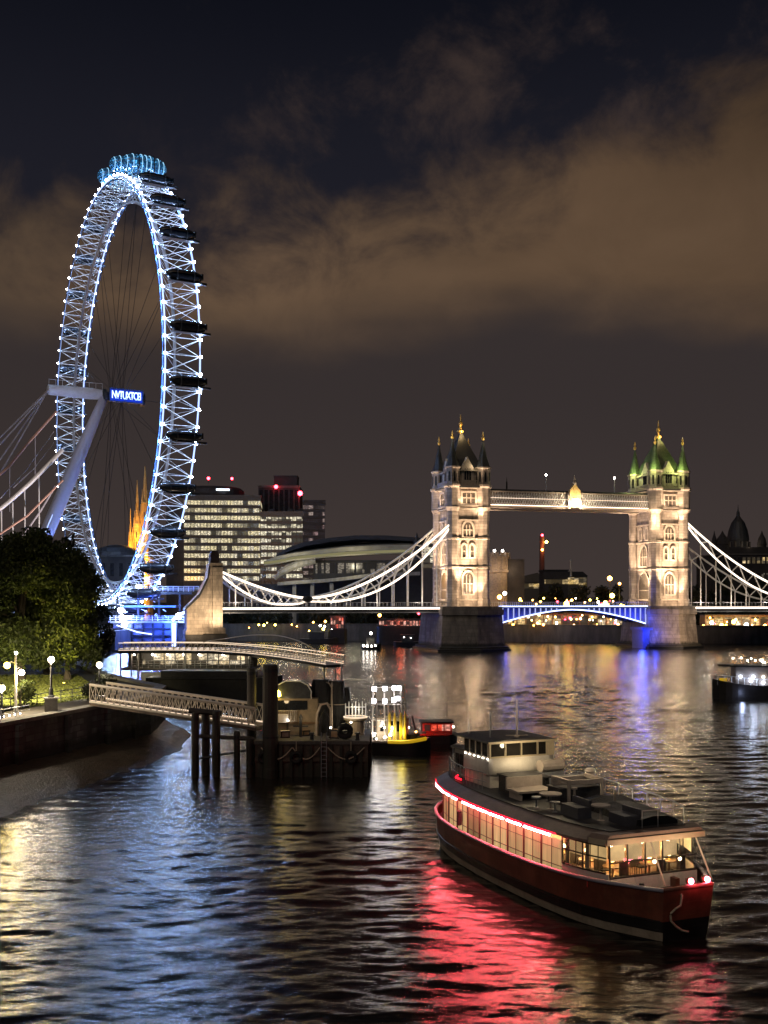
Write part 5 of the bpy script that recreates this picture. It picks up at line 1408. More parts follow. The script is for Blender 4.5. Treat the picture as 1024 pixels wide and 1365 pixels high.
# ================================================================ the city behind
def at(px, Y): return (px - 512) * Y / 1400.0
def zz(py, Y): return CH - (py - 801) * Y / 1400.0
def office(label, px0, px1, pytop, Y, depth, rz, floors, pane, roofparts=(), fl_h=None, bottom=BANK, mull=1.6, wallm='office_wall', blank=0.0):
    x0, x1 = at(px0, Y), at(px1, Y); wd = (x1 - x0) / math.cos(rz); H = zz(pytop, Y) - bottom
    t = thing('office_building', label, 'building', ((x0 + x1) / 2, Y, bottom), rz)
    wl = MB().span(-wd / 2, wd / 2, .45, depth, 0, H - .2)
    wl.span(-wd / 2 - .3, wd / 2 + .3, 0.1, depth + .3, H - .2, H + .9); fh = fl_h or H / floors
    for i in range(floors + 1):
        z = H - .3 - i * fh
        if z > 0.6: wl.span(-wd / 2 - .05, wd / 2 + .05, 0.0, .5, z - fh * .42, z)
    n = max(2, int(wd / mull))
    for i in range(n + 1):
        x = -wd / 2 + wd * i / n; wl.span(x - .12, x + .12, -.12, .46, 0, H - .2)
    wl.build('wall', wallm, t)
    for i in range(floors):
        z = H - .3 - i * fh - fh
        if z < .5: break
        MB().span(-wd / 2 + .1, wd / 2 - .1, .36, .42, z + .02, z + fh * .56).build('window', pane, t)
        for sx in (-1, 1): MB().span(sx * (wd / 2 + .02), sx * (wd / 2 + .06), 1.2, depth - 1.0, z + .05, z + fh * .52).build('side_window', pane, t)
    return t, wd, H
mat('office_wall', (0.10, 0.09, 0.08), .6, 0, .25)
mat('dark_wall', (0.035, 0.033, 0.036), .7, 0, .3, scale=.4)
mat('night_stone', (0.030, 0.026, 0.025), .85, 0, .4, scale=.3)
glow('roof_bar', (.8, .9, 1.0), 3.0)
mat('chimney_brick', (0.16, 0.06, 0.045), .9, 0, .25)
def beacon(parent, p, r=.9):
    MB().tube((p[0], p[1], p[2] - 2.5), p, .15, n=5).build('mast', 'dark_steel', parent); MB().ball(p, r, 8).build('beacon', 'lamp_red', parent)

t, wd, H = office('broad office building with nine bands of lit windows right of the wheel', 246, 347, 662, 520, 26, R(5), 11, 'office_pane', fl_h=3.75)
rp = MB(); rp.lathe([(15.5, 0), (16.6, .5), (16.6, 3.2), (15.0, 4.6), (9, 5.2)], (-6.5, 16, H + .9), 24); rp.build('roof_pavilion', 'dark_wall', t)
MB().span(-3, 3.5, -.3, .2, H + 3.0, H + 3.9).build('roof_lamp', 'roof_bar', t)
beacon(t, (-7.5, 9, H + 10.0), .75); beacon(t, (4.2, 9, H + 10.0), .65)
MB().span(-wd / 2 - 9, -wd / 2 - .4, 4, 22, 0, H - 4).build('side_wing', 'dark_wall', t)
t, wd, H = office('lower office building with cool white windows between the broad office and the dark block', 347, 405, 684, 500, 22, R(-4), 9, 'office_pane_cool', fl_h=3.4)
for x in (-6, 3, 8): MB().span(x - 1.2, x + 1.2, 6, 9, H + .9, H + 2.6).build('roof_plant', 'dark_wall', t)
t = thing('office_tower', 'dark unlit tower with a box on its roof and red warning lights', 'building', (at(372, 560), 560, BANK))
Hh = zz(648, 560) - BANK
MB().span(-11, 11, 0, 20, 0, Hh).build('wall', 'dark_wall', t)
MB().span(-11.2, 11.2, -.25, 0, Hh - .8, Hh + .3).build('parapet', 'office_wall', t)
for i in range(8): MB().span(-10.4 + i * 2.7, -8.6 + i * 2.7, -.15, -.02, Hh - 14, Hh - 2).build('window', 'dark_glass', t)
MB().span(-3, 9.5, 3, 14, Hh, Hh + 5.5).build('roof_box', 'dark_wall', t); MB().span(-3.2, 9.7, 2.8, 14.2, Hh + 5.5, Hh + 6.0).build('roof_cap', 'dark_steel', t)
beacon(t, (-1.4, -1.5, Hh - .5), 1.0); beacon(t, (11.4, -1.5, Hh - 4.0), 1.3)
t, wd, H = office('slim dark block with few reddish windows at the right end of the office group', 404, 433, 669, 480, 14, R(3), 16, 'block_pane', fl_h=3.0, mull=2.2, wallm='dark_wall')

# pavilion with the long curved roof
def build_pavilion():
    Y = 400.0
    t = thing('curved_pavilion', 'long low pavilion with a sweeping curved roof lit along its edge', 'building', (0, Y, 0))
    up = [(352, 748), (368, 742), (392, 737), (425, 733), (460, 729), (500, 727), (540, 726), (580, 727)]
    lo = [(352, 754), (368, 752), (392, 747), (425, 744), (460, 741), (500, 739), (540, 738), (580, 738)]
    pu = [P(a, b, Y) - Vector((0, Y, 0)) for a, b in up]; pl = [P(a, b, Y) - Vector((0, Y, 0)) for a, b in lo]
    MB().loft([[q, p, p + Vector((2, 26, 3)), q + Vector((2, 26, 1))] for p, q in zip(pu, pl)]).build('roof', 'pavilion_roof', t)
    MB().loft([[q + Vector((0, -.3, .5)), q + Vector((0, -.3, 1.5)), q + Vector((0, 0, 1.5)), q + Vector((0, 0, .5))] for q in pl]).build('edge_light', 'pavilion_strip', t)
    top = [p + Vector((4, 6, k)) for p, k in zip(pu, (1.0, 2.2, 3.0, 3.4, 3.2, 2.6, 1.6, .8))]
    MB().loft([[p, p + Vector((0, 0, 1.6)), p + Vector((3, 18, 2)), p + Vector((3, 18, 0))] for p in top]).build('roof_light', 'dark_wall', t)
    arc = [(366, 772), (372, 764), (384, 757), (400, 751), (420, 747)]
    MB().path([P(a, b, Y) - Vector((0, Y - 2, 0)) for a, b in arc], [.6, 1.2, 1.6, 1.6, 1.2], 8).build('arched_rib', 'concrete', t)
    d = [(370, 776), (395, 774), (430, 772), (460, 769), (490, 765), (560, 762)]
    pd = [P(a, b, Y) - Vector((0, Y, 0)) for a, b in d]
    MB().loft([[q - Vector((0, 0, 1.3)), q, q + Vector((0, 20, 0)), q + Vector((0, 20, -1.3))] for q in pd]).build('terrace', 'concrete', t)
    for px in (392, 416, 442, 484): 
        p = P(px, 773, Y); MB().span(p.x - .7, p.x + .7, 1, 2.4, BANK, p.z - 1.2).build('column', 'concrete', t)
    MB().span(at(415, Y), at(590, Y), 12, 24, BANK, zz(745, Y)).build('wall', 'dark_wall', t)
    for i in range(9):
        a = at(418 + i * 14, Y); MB().span(a, a + 3.2, 11.7, 11.95, zz(763, Y), zz(749, Y)).build('window', 'dim_pane', t)
    MB().span(at(330, Y), at(600, Y), 14, 30, BANK, zz(778, Y)).build('podium', 'dark_wall', t)
    light('POINT', (at(395, Y), -6, zz(758, Y)), (1, .9, .6), 2600, t, size=1); light('POINT', (at(470, Y), -6, zz(752, Y)), (1, .9, .6), 2600, t, size=1)
mat('pavilion_roof', (0.30, 0.28, 0.22), .6, 0, .2, scale=.3)
glow('pavilion_strip', (.75, .68, .34), .30)
lit_window('dim_pane', (1.0, .85, .65), .22, (1.6, 2.6), .5, 1.2)
build_pavilion()

def build_golden():
    Y = 430.0
    t = thing('gothic_towers', 'cluster of golden floodlit gothic spires seen through the wheel', 'building', (at(184, Y), Y, BANK))
    for px, top, w_, bt in ((174, 678, 1.1, 728), (183, 640, 1.9, 700), (193.5, 621, 2.2, 672), (188, 672, 1.5, 715), (178.5, 690, 1.2, 722)):
        x = at(px, Y) - at(184, Y); H = zz(top, Y) - BANK; hb = zz(bt, Y) - BANK
        s_ = MB().lathe([(w_ * .62, 0), (w_ * .62, hb), (w_ * .72, hb + .2), (w_ * .72, hb + .8), (w_ * .42, hb + 1), (w_ * .30, hb + (H - hb) * .55), (.12, H)], (x, 0, 0), 8, R(22.5))
        for a in range(4):
            tt = R(45 + a * 90); a == a and s_.lathe([(w_ * .16, hb - 6), (w_ * .16, hb + 1.5), (.05, hb + 6)], (x + w_ * .6 * math.cos(tt), w_ * .6 * math.sin(tt), 0), 5)
        sp = s_.build('spire', 'gold_stone', t)
        wn = MB()
        for k in range(6): wn.box((x, -w_ * .585, hb * .4 + k * hb * .1), (w_ * .24, .12, hb * .06))
        wn.build('opening', 'black_void', sp)
    MB().span(-3.5, 4.5, 1, 8, 0, zz(742, Y) - BANK).build('body', 'gold_stone', t)
    for x, z, e, ty in ((-5, 16, 16000, 60), (1, 20, 30000, 62), (6, 22, 30000, 66), (2, 34, 12000, 75)):
        light('POINT', (x, -9, z), (1, .46, .06), e * 1.0, t, size=.5)
build_golden()
def build_dark_hall():
    Y = 400.0
    t = thing('dark_hall', 'dark domed hall behind the big tree, below the golden spires', 'building', (at(150, Y), Y, BANK))
    H = zz(740, Y) - BANK
    MB().span(-9, 9, 0, 14, 0, H).build('wall', 'night_stone', t); MB().lathe([(9, 0), (8.6, 1.2), (6.5, 3.0), (3, 4.1), (.3, 4.5)], (0, 7, H), 16).build('dome', 'slate', t)
    MB().span(-9.4, 9.4, -.4, 14.4, H - .6, H).build('cornice', 'office_wall', t)
    for i in range(5): MB().span(-7.6 + i * 3.4, -6.2 + i * 3.4, -.12, -.02, H - 8, H - 3).build('window', 'dark_glass', t)
build_dark_hall()
def build_drum():
    Y = 372.0
    t = thing('drum_building', 'round crenellated stone drum with lamps on top, right of the left bridge tower', 'building', (at(663, Y), Y + 6, BANK))
    H = zz(741, Y) - BANK; hm = zz(764, Y) - BANK
    b = MB().lathe([(4.9, 0), (4.7, hm), (5.3, hm + .4), (5.3, hm + 1.2), (5.0, hm + 1.3), (5.0, H)], (0, 0, 0), 20); 
    b.build('wall', 'drum_stone', t)
    mr = MB()
    for k in range(16):
        a = 2 * math.pi * k / 16; mr.box((5.05 * math.cos(a), 5.05 * math.sin(a), (hm + H) / 2 + 1.2), (.5, .7, H - hm - .6), a); mr.box((4.9 * math.cos(a), 4.9 * math.sin(a), H + .6), (.7, 1.1, 1.4), a)
    mr.build('pilaster', 'drum_stone', t)
    MB().span(4, 10, -3, 6, 0, H - 1).build('side_tower', 'night_stone', t)
    for a in (-2.4, -1.75, -1.1): MB().ball((4.6 * math.cos(a), 4.6 * math.sin(a), H + 1.9), .42, 8).build('lamp', 'lamp_small_white', t)
    for a in (-2.5, -1.6, -.8): light('POINT', (8.2 * math.cos(a), 8.2 * math.sin(a), hm + 1), (1, .72, .45), 500, t, size=.3)
    for a in (-2.2, -1.0): light('POINT', (9 * math.cos(a), 9 * math.sin(a), 6), (1, .66, .32), 900, t, size=.3)
mat('drum_stone', (0.28, 0.22, 0.17), .85, 0, .3)
build_drum()
Y = 620.0
t = thing('chimney', 'tall slim dark chimney with orange lamps', 'chimney', (at(722.5, Y), Y, BANK))
H = zz(715, Y) - BANK
MB().lathe([(1.9, 0), (1.35, H - 1), (1.5, H - .8), (1.5, H)], n=12).build('shaft', 'chimney_brick', t)
for x, z, r, g in ((0, H + .6, .7, 'lamp_red'), (2.4, H - 3.4, .85, 'lamp_yellow'), (0, H - 8, .7, 'lamp_orange')): MB().ball((x, -1.6, z), r, 8).build('lamp', g, t)
light('POINT', (1, -5, H - 6), (1, .35, .15), 1500, t, size=.5)
Y = 560.0
t = thing('low_warehouse', 'low flat dark building with a row of lights under its roof', 'building', (at(741, Y), Y, BANK))
H = zz(761, Y) - BANK
MB().span(-6.5, 6.5, 0, 16, 0, H).build('wall', 'dark_wall', t); MB().span(-6.9, 6.9, -.4, 16, H, H + .7).build('roof', 'dark_steel', t)
MB().span(-6.0, 12, -.5, -.2, H - 7, H - 4.6).build('window', 'far_pane', t)
MB().lathe([(.6, 0), (.5, 9)], (8.4, 2, H - 3), 8).build('vent_stack', 'boat_white', t)
Y = 700.0
t = thing('hill_houses', 'far lit terrace of houses on the skyline right of the low dark building', 'building', (at(765, Y), Y, BANK))
H = zz(768, Y) - BANK
MB().span(-9, 9, 0, 12, 0, H).build('wall', 'office_wall', t); MB().span(-8.4, 8.4, -.3, -.1, H - 6, H - 1).build('window', 'far_pane', t)
MB().slab([(-9.5, H), (9.5, H), (6, H + 3), (-6, H + 3)], lambda u, z: (u, -.5, z), lambda u, z: (u, 12, z)).build('roof', 'slate', t)
Y = 660.0
t = thing('hill_houses', 'far grey hall with faint lights left of the chimney', 'building', (at(698, Y), Y, BANK))
H = zz(776, Y) - BANK
MB().span(-13, 12, 0, 12, 0, H).build('wall', 'office_wall', t); MB().span(-12, 11, -.3, -.1, H - 4, H - 1).build('window', 'far_pane', t)
MB().slab([(-13.5, H), (12.5, H), (9, H + 6), (-7, H + 2)], lambda u, z: (u, -.5, z), lambda u, z: (u, 12, z)).build('roof', 'office_wall', t)
t = thing('small_glass_block', 'small lit glass block behind the chains left of the left bridge tower', 'building', (at(573, 380), 380, BANK))
H = zz(727, 380) - BANK
MB().span(-2.6, 3.4, 0, 5, 0, H).build('wall', 'dark_wall', t)
for i in range(4): MB().span(-2.3, 3.1, -.15, -.02, H - 2.2 - i * 2.0, H - .7 - i * 2.0).build('window', 'office_pane_cool', t)
MB().lathe([(1.6, 0), (1.4, 5), (.1, 10)], (-4.5, 6, H - 5), 8).build('spire', 'slate', t)

def build_cathedral():
    Y = 470.0; cx = at(998, Y)
    t = thing('domed_palace', 'dark domed palace on the skyline behind the right suspension chains', 'building', (cx, Y, BANK))
    def hz(py): return zz(py, Y) - BANK
    bd = MB().span(at(955, Y) - cx, at(1075, Y) - cx, 0, 30, 0, hz(738)); bd.span(at(972, Y) - cx, at(1028, Y) - cx, 2, 28, hz(738), hz(729))
    bd.build('body', 'night_stone', t)
    MB().span(at(953, Y) - cx, at(1077, Y) - cx, -.5, 30.5, hz(739.5), hz(738)).build('cornice', 'office_wall', t)
    r = (1012 - 984) * Y / 2800
    MB().lathe([(r * 1.08, 0), (r * 1.08, 1.2), (r, 1.4), (r, 4.2), (r * 1.05, 4.4), (r * 1.02, 6), (r * .9, 9), (r * .62, 12.6), (r * .3, 14.6), (.8, 15.6), (.7, 17.2), (.25, 18.4), (.05, 21)], (0, 14, hz(731)), 18).build('dome', 'slate', t)
    for k in range(12):
        a = 2 * math.pi * k / 12; MB().lathe([(.35, 0), (.35, 3.6)], (r * 1.12 * math.cos(a), 14 + r * 1.12 * math.sin(a), hz(731)), 6).build('column', 'office_wall', t)
    for px, w_ in ((967, 3.0), (956, 1.2), (1020, 2.0)):
        x = at(px, Y) - cx; MB().lathe([(w_, 0), (w_, 4.5), (w_ * 1.1, 4.7), (w_ * .8, 7.5), (w_ * .3, 9.4), (.1, 11)], (x, 4, hz(738) - .5), 12).build('turret', 'night_stone', t)
    for i in range(16):
        x = at(958 + i * 6.4, Y) - cx
        MB().span(x, x + 1.3, -.2, -.02, hz(751), hz(743)).build('window', 'far_pane' if i > 4 else 'dark_glass', t)
        MB().span(x, x + 1.3, -.2, -.02, hz(772), hz(764)).build('window', 'dim_pane' if i > 8 else 'dark_glass', t)
    light('POINT', (1, 2, hz(731) + 1.5), (1, .8, .55), 350, t, size=.4)
build_cathedral()

# trees and lamps along the far bank
def treeline(name, label, x0, x1, Y0, n, h0, h1, seed, cat='trees'):
    rg = random.Random(seed); cl = []
    for i in range(n):
        x = x0 + (x1 - x0) * (i + rg.random()) / n; y = Y0 + rg.uniform(-4, 12); h = rg.uniform(h0, h1)
        for k in range(4):
            r = rg.uniform(2.0, 3.4); cl.append((x + rg.uniform(-3, 3), y + rg.uniform(-2, 2), BANK + h * (.25 + .25 * k) - r * .4, r, r * .9))
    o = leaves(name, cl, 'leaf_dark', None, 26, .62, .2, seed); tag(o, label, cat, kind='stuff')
treeline('far_wood', 'dark mass of trees on the far bank between the bridge towers', 58, 112, 372, 22, 9, 15, 3)
treeline('far_wood', 'dark trees on the far bank behind the right suspension chains', 106, 175, 366, 24, 9, 20, 5)
treeline('far_wood', 'low dark trees on the far bank under the left side span', -66, 36, 366, 26, 4, 8, 7)
def far_lamp(px, py, Y, g, lab, r=.55, h=None):
    p = P(px, py, Y); t = thing('street_lamp', lab, 'street lamp', (p.x, p.y, BANK + .9 if p.z > 6.4 else BANK), 0, 'lamps along the far bank')
    zb = t.location.z; hh = max(p.z - zb, .5)
    MB().lathe([(.16, -1), (.1, hh)], n=6).build('pole', 'dark_steel', t); MB().ball((0, 0, hh), r, 8).build('globe', g, t, True)
    return t
rg = random.Random(12)
names = {'lamp_orange': 'orange', 'lamp_yellow': 'yellow', 'lamp_small_white': 'white', 'lamp_red': 'red'}
for px, py, g, r, e, where in ((666, 796, 'lamp_orange', .75, 500, 'beside the drum building, the left of a pair'), (673, 791, 'lamp_small_white', .6, 400, 'beside the drum building, the taller right one of a pair'), (755, 805, 'lamp_yellow', .9, 500, 'before the far wood at mid span'), (816, 794, 'lamp_yellow', .8, 700, 'glowing in the foliage left of the right bridge tower'), (807, 804, 'lamp_yellow', .8, 500, 'low beside the foliage left of the right bridge tower'), (802, 808, 'lamp_orange', .7, 300, 'just over the roadway left of the right bridge tower'), (813, 771, 'lamp_orange', .8, 900, 'high on the dark slope left of the right bridge tower'), (826, 778, 'lamp_orange', .45, 100, 'small and high, nearest the right bridge tower'),
        (938, 835, 'lamp_orange', .6, 300, 'under the right span next to the pier'), (949, 830, 'lamp_small_white', .6, 300, 'under the right span, second from the pier'), (962, 834, 'lamp_yellow', .7, 300, 'under the right span, third from the pier'), (978, 829, 'lamp_orange', .7, 300, 'under the right span, fourth from the pier'), (995, 833, 'lamp_small_white', .7, 300, 'under the right span, fifth from the pier'), (1020, 845, 'lamp_orange', .8, 300, 'low under the right span at the picture edge'),
        (345, 833, 'lamp_yellow', .3, 60, 'under the left span next to the abutment'), (352, 833.5, 'lamp_yellow', .4, 80, 'under the left span, brighter second one from the abutment'), (367, 833, 'lamp_yellow', .35, 60, 'under the left span, third from the abutment'), (427, 834, 'lamp_small_white', .35, 60, 'under the left span left of the red pavilion boat'), (433, 835, 'lamp_small_white', .3, 60, 'under the left span touching the red pavilion boat')):
    t = far_lamp(px, py, 352 if px < 900 else 348, g, names[g] + ' far bank lamp ' + where, r)
    light('POINT', (0, -1.5, t.children[1].location.z + P(px, py, 352).z - t.location.z), {'lamp_orange': (1, .45, .1), 'lamp_yellow': (1, .75, .15), 'lamp_small_white': (1, .85, .65)}[g], e * .6, t, size=.5)
def strip_lamps(px0, px1, py0, py1, n, Y, label, group, seed):
    rg = random.Random(seed); proto = {}
    for i in range(n):
        px = rg.uniform(px0, px1); py = rg.uniform(py0, py1); p = P(px, py, Y + rg.uniform(0, 14)); g = rg.choice(['lamp_orange', 'lamp_orange', 'lamp_yellow', 'lamp_small_white', 'lamp_orange', 'quay_warm', 'quay_warm', 'lamp_red'])
        if g not in proto:
            b = MB().lathe([(.1, -2.5), (.07, 0)], n=5); b.use(1).ball((0, 0, .2), .34, 8); o = proto[g] = b.build('quay_lamp', ['dark_steel', g])
        else: o = proto[g].copy(); COL.objects.link(o)
        s_ = rg.uniform(.45, 1.35); o.scale = (s_, s_, s_)
        o.location = p; tag(o, label, 'lamp', group)
glow('quay_warm', (1.0, .55, .22), 14)
strip_lamps(680, 825, 819, 836, 46, 338, 'small quay lamp under the lifting span on the far bank', 'quay lamps under the lifting span', 1)
strip_lamps(690, 838, 798, 808, 26, 352, 'small lamp among the trees just above the lifting span', 'lamps above the lifting span', 2)
strip_lamps(940, 1040, 824, 846, 26, 338, 'small quay lamp under the right side span', 'quay lamps under the right span', 3)
strip_lamps(330, 440, 829, 844, 10, 352, 'faint small lamp on the far quay under the left side span', 'quay lamps under the left span', 4)
# a lit quayside terrace gives the orange glow under the span
def terrace(label, px0, px1, Y, py0, py1, seed):
    x0, x1 = at(px0, Y), at(px1, Y); t = thing('quay_terrace', label, 'building', (x0, Y, BANK)); L = x1 - x0; H = zz(py0, Y) - BANK
    MB().span(0, L, 0, 6, 0, H).build('wall', 'terrace_wall', t); MB().span(-.3, L + .3, -.6, 6, H, H + .3).build('roof', 'dark_steel', t)
    n = int(L / 3)
    for i in range(n): MB().span(.4 + i * L / n, L / n - .5 + i * L / n + .4, -.12, -.02, .6, H - .6).build('window', 'far_pane', t)
    for i in range(4): light('POINT', (L * (i + .5) / 4, -4, H * .6), (1, .5, .14), 220, t, size=.3)
mat('terrace_wall', (0.25, 0.17, 0.10), .9, 0, .3)
terrace('low orange lit quayside terrace seen under the lifting span', 676, 832, 352, 818, 838, 1)
terrace('low lit quayside terrace seen under the right side span', 940, 1060, 352, 820, 842, 2)

# ================================================================ the river cruiser in the foreground
def build_cruiser():
    A = Vector((4.44, 60.4, 0)); rz = math.atan2(-.926, .378)
    t = thing('river_cruiser', 'dark red river cruiser with a glowing saloon and red strip light in the foreground', 'boat', A, rz)
    LB = 20.0
    US = [0, .25, .7, 1.5, 2.6, 4.2, 6, 8, 10, 12, 14, 15.5, 16.8, 17.9, 19.0, 19.75, 20.0]
    BS = [.7, 1.25, 1.75, 2.3, 2.75, 3.15, 3.4, 3.52, 3.55, 3.5, 3.4, 3.22, 2.95, 2.52, 1.85, 1.40, 1.2]
    def bh(u): return float(np.interp(u, US, BS))
    def sheer(u): return 1.92 + .16 * max(0, (u - 11) / 8) ** 1.6 + .18 * max(0, (4 - u) / 4) ** 1.6
    us = sorted(set(list(np.linspace(0, LB, 44)) + US))
    rows = [(-.7, .80, None), (.04, .875, None), (.05, .90, None), (.40, .915, None), (.405, .93, None), (.84, .955, None), (.845, .962, None), (1.0, 1.0, 's')]
    vs, fs, mi = [], [], []
    def ring(u):
        pts = []
        for z, k, sflag in rows:
            b = bh(u) * (k + (1 - k) * max(0, .0)); zt = sheer(u) if sflag else z
            x = u + (.18 * (zt / 2) * max(0, (u - 16) / 3)) 
            pts.append((x, -b, zt))
        return pts
    rings = []
    for u in us:
        a = ring(u); rings.append(a + [(x, -y, z) for x, y, z in reversed(a)])
    nr = len(rings[0]); half = len(rows)
    hb = MB()
    for ci, (lo, hi) in enumerate((((-1), 1), (1, 4), (4, 6), (6, 8))): pass
    colr = [0, 0, 1, 1, 0, 2, 2]               # per band: black, black, beige strake, ..., red topside
    vs = [p for r in rings for p in r]
    o = len(hb.v); hb.v.extend(vs)
    for i in range(len(us) - 1):
        for k in range(nr - 1):
            if k == half - 1: continue
            band = k if k < half - 1 else nr - 2 - k
            hb.f.append((i * nr + k, i * nr + k + 1, (i + 1) * nr + k + 1, (i + 1) * nr + k)); hb.m.append(colr[band])
    for i in (0, len(us) - 1):                 # transom and blunt stem
        for k in range(half - 1):
            c = colr[k] if i == 0 or k >= 5 else 0
            hb.f.append((i * nr + k, i * nr + k + 1, i * nr + nr - 2 - k, i * nr + nr - 1 - k)); hb.m.append(c)
    hb.build('hull', ['hull_black', 'hull_beige', 'hull_red'], t)
    edge = [(u, -bh(u), sheer(u) + .02) for u in us] ; far = [(u, bh(u), sheer(u) + .02) for u in reversed(us)]
    MB().path([(x + .18 * max(0, (x - 16) / 3), y - .02, z) for x, y, z in edge] , .085, 8).build('gunwale', 'rail_lilac', t, True)
    MB().path(far, .085, 8).build('gunwale', 'rail_lilac', t, True)
    MB().path([(20.2, y, sheer(20) + .02) for y in (-1.2, 0, 1.2)], .09, 8).build('gunwale', 'hull_red', t, True)
    MB().path([(u + .02, -bh(u) * .96 - .03, .85) for u in us], .05, 6).build('rubbing_strake', 'hull_black', t)
    dk = MB(); dk.loft([[(u, -bh(u) * .97, 1.5), (u, -bh(u) * .97, 1.56), (u, bh(u) * .97, 1.56), (u, bh(u) * .97, 1.5)] for u in us]); dk.build('deck', 'deck_dark', t)
    # saloon: cream panels along the side, then glazed bow
    def bw(u): return bh(u) - (.34 if u > 2.4 else .34 + (2.4 - u) * .25)
    ROOF = 3.52
    ua, ub, uc = 1.5, 15.5, 17.9               # stern wall, start of open windows, bow glass
    for s_ in (-1, 1):
        side = MB(); n = 10
        posts = np.linspace(ua, ub, n + 1)
        for i in range(n):
            p, q = posts[i], posts[i + 1]
            pan = MB()
            pan.loft([[(u, s_ * bw(u), 1.58), (u, s_ * bw(u), ROOF - .30), (u, s_ * (bw(u) - .06), ROOF - .30), (u, s_ * (bw(u) - .06), 1.58)] for u in np.linspace(p, q, 4)])
            w_ = pan.build('window', 'blind_pane', t)
            fr = MB(); fr.tube((p, s_ * (bw(p) + .03), 1.56), (p, s_ * (bw(p) + .03), ROOF - .25), .05, n=6)
            if True:
                m_ = (p + q) / 2; fr.tube((m_, s_ * (bw(m_) + .015), 1.56), (m_, s_ * (bw(m_) + .015), ROOF - .3), .022, n=4)
            fr.loft([[(u, s_ * (bw(u) + .02), 1.56), (u, s_ * (bw(u) + .02), 1.74), (u, s_ * (bw(u) + .05), 1.74), (u, s_ * (bw(u) + .05), 1.56)] for u in np.linspace(p, q, 4)])
            fr.path([(u, s_ * (bw(u) + .015), 2.12) for u in np.linspace(p, q, 4)], .022, 4); fr.path([(u, s_ * (bw(u) + .015), 2.86) for u in np.linspace(p, q, 4)], .014, 4)
            fr.build('frame', 'frame_brown', w_)
        # open framed windows
        for p, q in ((15.5, 16.7), (16.7, 17.8)):
            g = MB(); us_ = np.linspace(p, q, 4)
            g.loft([[(u, s_ * bw(u), 2.3), (u, s_ * bw(u), ROOF - .12), (u, s_ * (bw(u) - .02), ROOF - .12), (u, s_ * (bw(u) - .02), 2.3)] for u in us_]); gl = g.build('window', 'clear_glass', t)
            f = MB()
            f.path([(u, s_ * bw(u), 2.92) for u in us_], .035, 5); f.path([(u, s_ * bw(u), 2.3) for u in us_], .05, 5); f.path([(u, s_ * bw(u), ROOF - .1) for u in us_], .05, 5)
            for u in ((p, (p + q) / 2) if q - p < .8 else np.linspace(p, q, 4)[:-1]): f.tube((u, s_ * bw(u), 2.3), (u, s_ * bw(u), ROOF - .1), .04 if u == p else .022, n=5)
            f.build('frame', 'frame_brown', gl)
            MB().loft([[(u, s_ * (bw(u) - .12), 2.80), (u, s_ * (bw(u) - .12), ROOF - .14), (u, s_ * (bw(u) - .14), ROOF - .14), (u, s_ * (bw(u) - .14), 2.80)] for u in np.linspace(p + .08, q - .08, 3)]).build('roller_blind', 'blind_lit', gl)
        lw = MB(); lw.loft([[(u, s_ * (bw(u) + .0), 1.56), (u, s_ * (bw(u) + .02), 2.28), (u, s_ * (bw(u) - .06), 2.28), (u, s_ * (bw(u) - .06), 1.56)] for u in np.linspace(15.5, 17.9, 8)]); lw.build('dado', 'boat_white', t)
    # glazed front, leaning back
    yb = bw(17.9)
    lw = MB().span(17.95, 18.03, -yb, yb, 1.56, 2.16); lw.build('dado', 'boat_white', t)
    for i in range(5):
        y0 = -yb + 2 * yb * i / 5; y1 = -yb + 2 * yb * (i + 1) / 5
        g = MB().slab([(y0, 2.16), (y1, 2.16), (y1, ROOF - .04), (y0, ROOF - .04)], lambda u, z: (18.0 - .04 * (z - 2.1), u, z), lambda u, z: (18.02 - .04 * (z - 2.1), u, z)).build('window', 'clear_glass', t)
        f = MB().tube((18.02, y0, 2.16), (17.98, y0, ROOF - .04), .04, n=5).tube((18.0, y0, 2.76), (18.0, y1, 2.76), .03, n=5).tube((18.02, y0, 2.16), (18.02, y1, 2.16), .05, n=5)
        f.build('frame', 'frame_brown', g)
        if i < 4: MB().slab([(y0 + .06, 2.80), (y1 - .06, 2.80), (y1 - .06, ROOF - .06), (y0 + .06, ROOF - .06)], lambda u, z: (17.86, u, z), lambda u, z: (17.88, u, z)).build('roller_blind', 'blind_lit', g)
    MB().loft([[(19.0, y - .02, 1.9), (18.05, y * .96 - .02, 3.5), (18.05, y * .96 + .02, 3.5), (19.0, y + .02, 1.9)] for y in np.linspace(-yb * .7, yb, 6)]).build('windbreak', 'clear_glass', t)
    fs_ = MB()
    for y in (-.2, yb): fs_.tube((19.0, y, 1.9), (18.05, y * .96, 3.5), .035, n=5)
    fs_.build('windbreak_post', 'canvas', t)
    MB().span(17.4, 18.4, .8, 1.0, 1.56, 1.95).build('bow_locker', 'hull_red', t)
    # interior
    MB().loft([[(u, -bw(u) + .1, 1.57), (u, -bw(u) + .1, 1.60), (u, bw(u) - .1, 1.60), (u, bw(u) - .1, 1.57)] for u in np.linspace(12.9, 17.8, 8)]).build('saloon_floor', 'saloon_wood', t)
    MB().span(12.85, 12.95, -3.0, 3.0, 1.6, ROOF - .1).build('bulkhead', 'boat_cream', t)
    MB().span(12.95, 16.9, 1.2, 1.3, 1.6, ROOF - .12).build('bulkhead', 'boat_cream', t)
    rg = random.Random(8)
